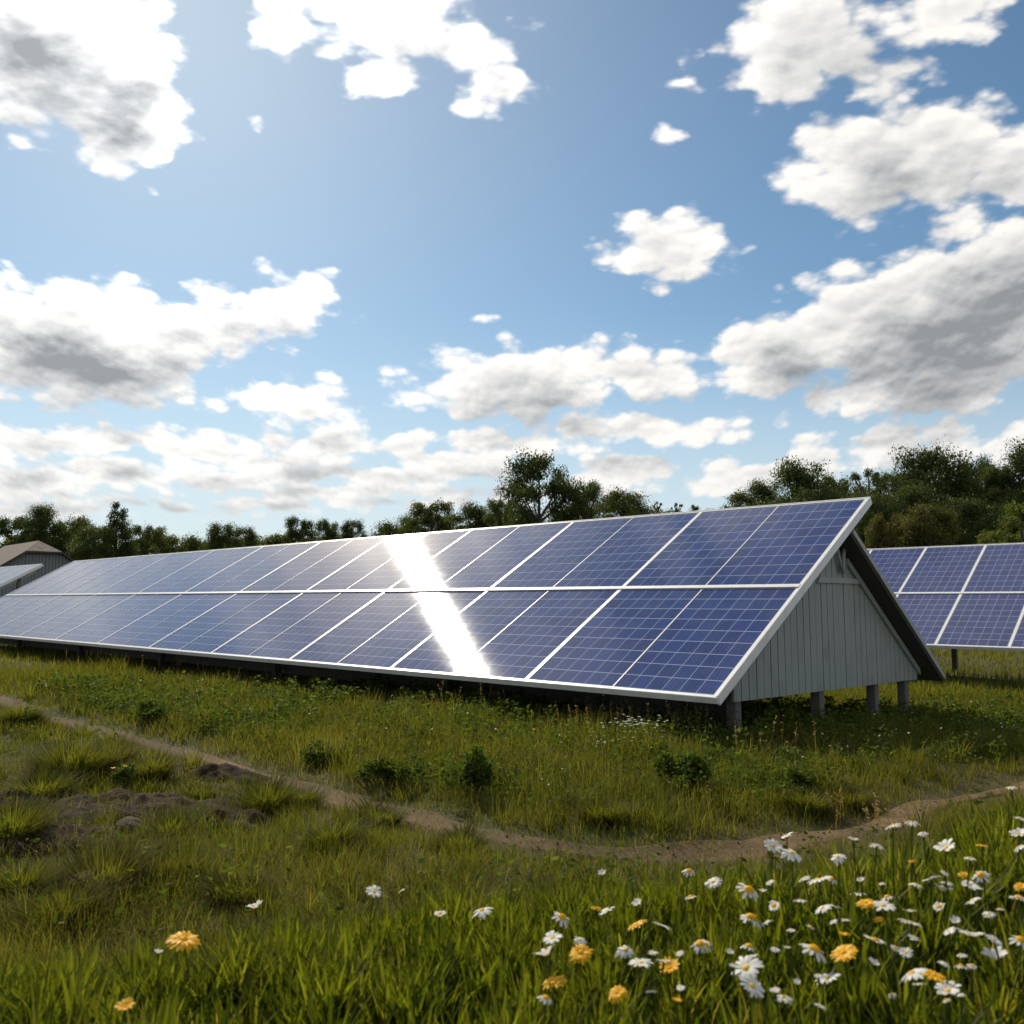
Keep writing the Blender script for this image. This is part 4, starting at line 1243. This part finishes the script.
# ------------------------------------------------------------------ daisies on the bank
def petal_ring(n, r0, r1, wd, cup, seed, ragged=.12):
    r = random.Random(seed)
    vs, qs, ts = [], [], []
    for i in range(n):
        a = 2 * math.pi * i / n + r.uniform(-.08, .08)
        L = r1 * (1 + r.uniform(-ragged, ragged))
        e = Vector((math.cos(a), math.sin(a), 0)); f = Vector((-math.sin(a), math.cos(a), 0))
        tw = r.uniform(-.25, .25); c_ = cup + r.uniform(-.12, .12)
        tn = r.uniform(0, 1)
        b = len(vs)
        for t, w in ((0, .35), (.35, .85), (.7, 1.0), (.92, .7), (1.0, .25)):
            p = e * (r0 + (L - r0) * t) + Vector((0, 0, (c_ * t - .45 * t * t) * (L - r0)))
            o = (f + Vector((0, 0, tw))) * wd * .5 * w
            vs += [tuple(p - o), tuple(p + o)]; ts += [tn, tn]
        for k_ in range(4):
            qs.append((b + 2 * k_, b + 2 * k_ + 1, b + 2 * k_ + 3, b + 2 * k_ + 2))
    return vs, qs, ts
def dome(rad_, hgt, seed):
    r = random.Random(seed)
    vs, qs, ts = [], [], []
    na, nr = 14, 5
    for i in range(nr + 1):
        ph = (math.pi / 2) * i / nr
        for j in range(na):
            a = 2 * math.pi * (j + .5 * (i % 2)) / na
            k_ = 1 + r.uniform(-.10, .10)
            vs.append((rad_ * math.cos(ph) * math.cos(a) * k_, rad_ * math.cos(ph) * math.sin(a) * k_, hgt * math.sin(ph) * k_)); ts.append(r.random())
    for i in range(nr):
        for j in range(na):
            qs.append((i * na + j, i * na + (j + 1) % na, (i + 1) * na + (j + 1) % na, (i + 1) * na + j))
    return vs, qs, ts
FLV = {}
def flower_variant(kind, seed):
    """unit flower, 1 across, head at the origin"""
    if kind == 'white':
        n_ = (17, 13, 10, 15, 9, 12, 16, 11)[seed % 8]
        p = petal_ring(n_, .09, .5, 2.0 / n_ + .01, (.30, .15, .5, .35, .75, .1, .45, 1.1)[seed % 8], seed, (.10, .18, .14, .22)[seed % 4]); c = dome(.125, .07, seed); pm, cm = M_petal, M_centre
    elif kind == 'big_eye':
        p = petal_ring((13, 10, 15)[seed % 3], .14, .5, .16, (.30, .05, .6)[seed % 3], seed, .2); c = dome(.23, .15, seed); pm, cm = M_petal, M_gold
    else:
        a = petal_ring((22, 16, 19)[seed % 3], .08, .5, .12, (.42, .8, .2)[seed % 3], seed, .16); b = petal_ring(17, .05, .40, .10, .55, seed + 1)
        p = (a[0] + b[0], a[1] + [tuple(i + len(a[0]) for i in q) for q in b[1]], a[2] + b[2]); c = dome(.12, .10, seed); pm, cm = M_gold, M_gold
    return (quad_mesh('petals', np.array(p[0]), np.array(p[1]), pm, p[2], True), quad_mesh('flower_centre', np.array(c[0]), np.array(c[1]), cm, c[2], True))
for kd in ('white', 'big_eye', 'yellow'):
    FLV[kd] = [flower_variant(kd, 100 + i) for i in range(8)]
M_stem = M_weed
FLW = []
def fl(kind, lst):
    for t in lst:
        FLW.append((kind,) + t)
fl('w', [(893, 825, 17), (912, 822, 14), (787, 836, 15), (773, 846, 19), (792, 853, 23), (853, 840, 11), (877, 845, 15), (838, 857, 16), (923, 833, 11), (946, 848, 21), (1019, 834, 15), (1021, 818, 13), (1011, 787, 10), (1019, 847, 14),
         (713, 882, 19), (763, 892, 10), (804, 878, 13), (820, 880, 26), (931, 879, 19), (947, 882, 14), (970, 885, 17), (972, 900, 15), (943, 891, 17), (858, 894, 16), (883, 906, 25), (823, 908, 20), (910, 912, 13), (911, 923, 23), (767, 921, 11),
         (746, 968, 31), (752, 986, 27), (828, 978, 25), (912, 973, 28), (948, 991, 24), (784, 997, 19), (972, 936, 25), (994, 940, 14), (996, 959, 23),
         (482, 910, 23), (607, 911, 20), (662, 926, 21), (553, 938, 22), (580, 940, 14), (547, 955, 24), (625, 950, 20), (641, 963, 25), (664, 961, 18), (374, 892, 19), (256, 908, 18), (402, 890, 9), (158, 953, 9)])
fl('e', [(749, 890, 23), (752, 918, 28), (875, 941, 21), (814, 949, 26), (749, 946, 17), (705, 945, 16), (1021, 940, 19), (1019, 898, 17), (440, 914, 13), (562, 917, 20), (700, 944, 20), (546, 998, 17), (981, 875, 16)])
fl('y', [(866, 903, 18), (844, 953, 26), (934, 976, 22), (1021, 886, 13), (913, 862, 9), (637, 925, 23), (581, 953, 26), (670, 968, 22), (555, 981, 28), (617, 993, 21), (184, 940, 33), (125, 1007, 17)])
rr_ = random.Random(4)
for _ in range(92):                                                  # the small, half-hidden blooms between the big ones
    px = rr_.triangular(560, 1023, 960); py = rr_.uniform(868, 1005) if px < 840 else rr_.uniform(842, 1000)
    if any(abs(px - t[1]) < 9 and abs(py - t[2]) < 8 for t in FLW): continue
    FLW.append((rr_.choice('wwwwey'), round(px), round(py), rr_.uniform(7, 14)))
SINGLE = {(184, 940): 'large golden daisy alone at the left of the near bank', (125, 1007): 'half-open golden flower lowest at the left of the near bank', (256, 908): 'lone white daisy above the large golden daisy at left',
          (374, 892): 'white daisy standing on the skyline of the bank, left of centre', (402, 890): 'tiny white daisy just right of the skyline daisy, left of centre', (158, 953): 'tiny white daisy beside the large golden daisy',
          (482, 910): 'wide open white daisy alone between the left and the central flowers', (746, 968): 'largest white daisy, upper of a touching pair in the bottom middle right', (752, 986): 'white daisy hanging just below the largest white one',
          (752, 918): 'biggest white daisy with a bulging golden eye, right of centre', (749, 890): 'flat white daisy with golden eye near the bank crest, right of centre', (555, 981): 'largest golden daisy in the bottom middle of the bank',
          (617, 993): 'upright golden flower lowest in the bottom middle', (637, 925): 'golden daisy highest of those in the middle cluster', (581, 953): 'golden daisy beside two white ones in the middle cluster', (670, 968): 'golden daisy overlapping a white one at the right of the middle cluster',
          (934, 976): 'golden daisy touching a white one at the lower right', (844, 953): 'golden daisy seen side-on, among the lower right flowers', (866, 903): 'golden flower between white daisies in the dense right patch',
          (773, 846): 'tilted white daisy standing tall before the path, beside two others', (792, 853): 'flat wide white daisy, lowest of three standing before the path', (787, 836): 'small white daisy topmost of three standing before the path',
          (893, 825): 'left one of two long-stemmed white daisies seen against the path', (912, 822): 'right one of two long-stemmed white daisies seen against the path', (1011, 787): 'white daisy highest of all on the bank at the right edge',
          (912, 973): 'broad white daisy just left of the lower right golden one', (948, 991): 'white daisy below the lower right golden one', (828, 978): 'star-shaped white daisy with sparse petals at the lower right'}
GRP = {'w': ('white daisies on the bank', {0: 'white daisy in the loose cluster at the middle of the bank', 1: 'white daisy in the dense right patch near the bank crest', 2: 'white daisy low in the dense right patch'}),
       'e': ('golden-eyed white daisies on the bank', {0: 'small white daisy with golden eye at the middle of the bank', 1: 'white daisy with golden eye in the upper right patch', 2: 'white daisy with golden eye low in the right patch'}),
       'y': ('golden daisies on the bank', {0: 'golden daisy at the middle of the bank', 1: 'small golden flower near the bank crest at the right', 2: 'golden daisy low at the right'})}
def build_flowers():
    r = random.Random(9)
    for i, (kd, px, py, sz) in enumerate(FLW):
        kind = {'w': 'white', 'e': 'big_eye', 'y': 'yellow'}[kd]
        # walk out along the sight line until the head is a stem's length above the ground
        d = ray(px, py).normalized()
        stem = r.uniform(.115, .175) if py > 860 else r.uniform(.17, .21)
        if (px, py) in ((893, 825), (912, 822)): stem = .23
        t = .5
        while t < 6:
            p = Vector((0, 0, CAM_H)) + d * t
            if p.z - float(height(p.x, p.y)) < stem: break
            t += .01
        g = float(height(p.x, p.y))
        size = sz * t / FPX * .86
        reg = 0 if px < 705 else (1 if py < 925 else 2)
        lab = SINGLE.get((px, py))
        grp = GRP[kd][0] if lab is None else None
        root = thing('daisy', lab or GRP[kd][1][reg], 'flower', (p.x, p.y, g - .01), 0, (GRP[kd][0] + (' at the middle', ' at the upper right', ' at the lower right')[reg]) if lab is None else None)
        pm, cm = r.choice(FLV[kind])
        hz = p.z - g + .01
        tx, ty = r.uniform(-.45, .45) - .05, r.uniform(-.40, .40) + (.08 if py > 900 else .0)
        if (px, py) == (773, 846): tx, ty = .1, .6
        rz = r.uniform(0, 6.28)
        M = Matrix.Rotation(ty, 4, 'X') @ Matrix.Rotation(tx, 4, 'Y') @ Matrix.Rotation(rz, 4, 'Z')
        for nm, me in (('petals', pm), ('flower_centre', cm)):
            o = link_mesh(nm, me, None, root, (0, 0, hz), M.to_euler())
            o.scale = (size,) * 3
        bm = bmesh.new()
        sx, sy = r.uniform(-.02, .02), r.uniform(-.02, .02)
        tube(bm, [(sx, sy, -.02), (sx * .8, sy * .8, hz * .4), (sx * .3, sy * .3, hz * .8), (0, 0, hz - .002)], [.0020, .0018, .0016, .0022], 6)
        me = bpy.data.meshes.new('stem'); bm.to_mesh(me); bm.free()
        at = me.attributes.new('tone', 'FLOAT', 'POINT'); at.data.foreach_set('value', [.55] * len(me.vertices))
        link_mesh('stem', me, M_stem, root)
build_flowers()
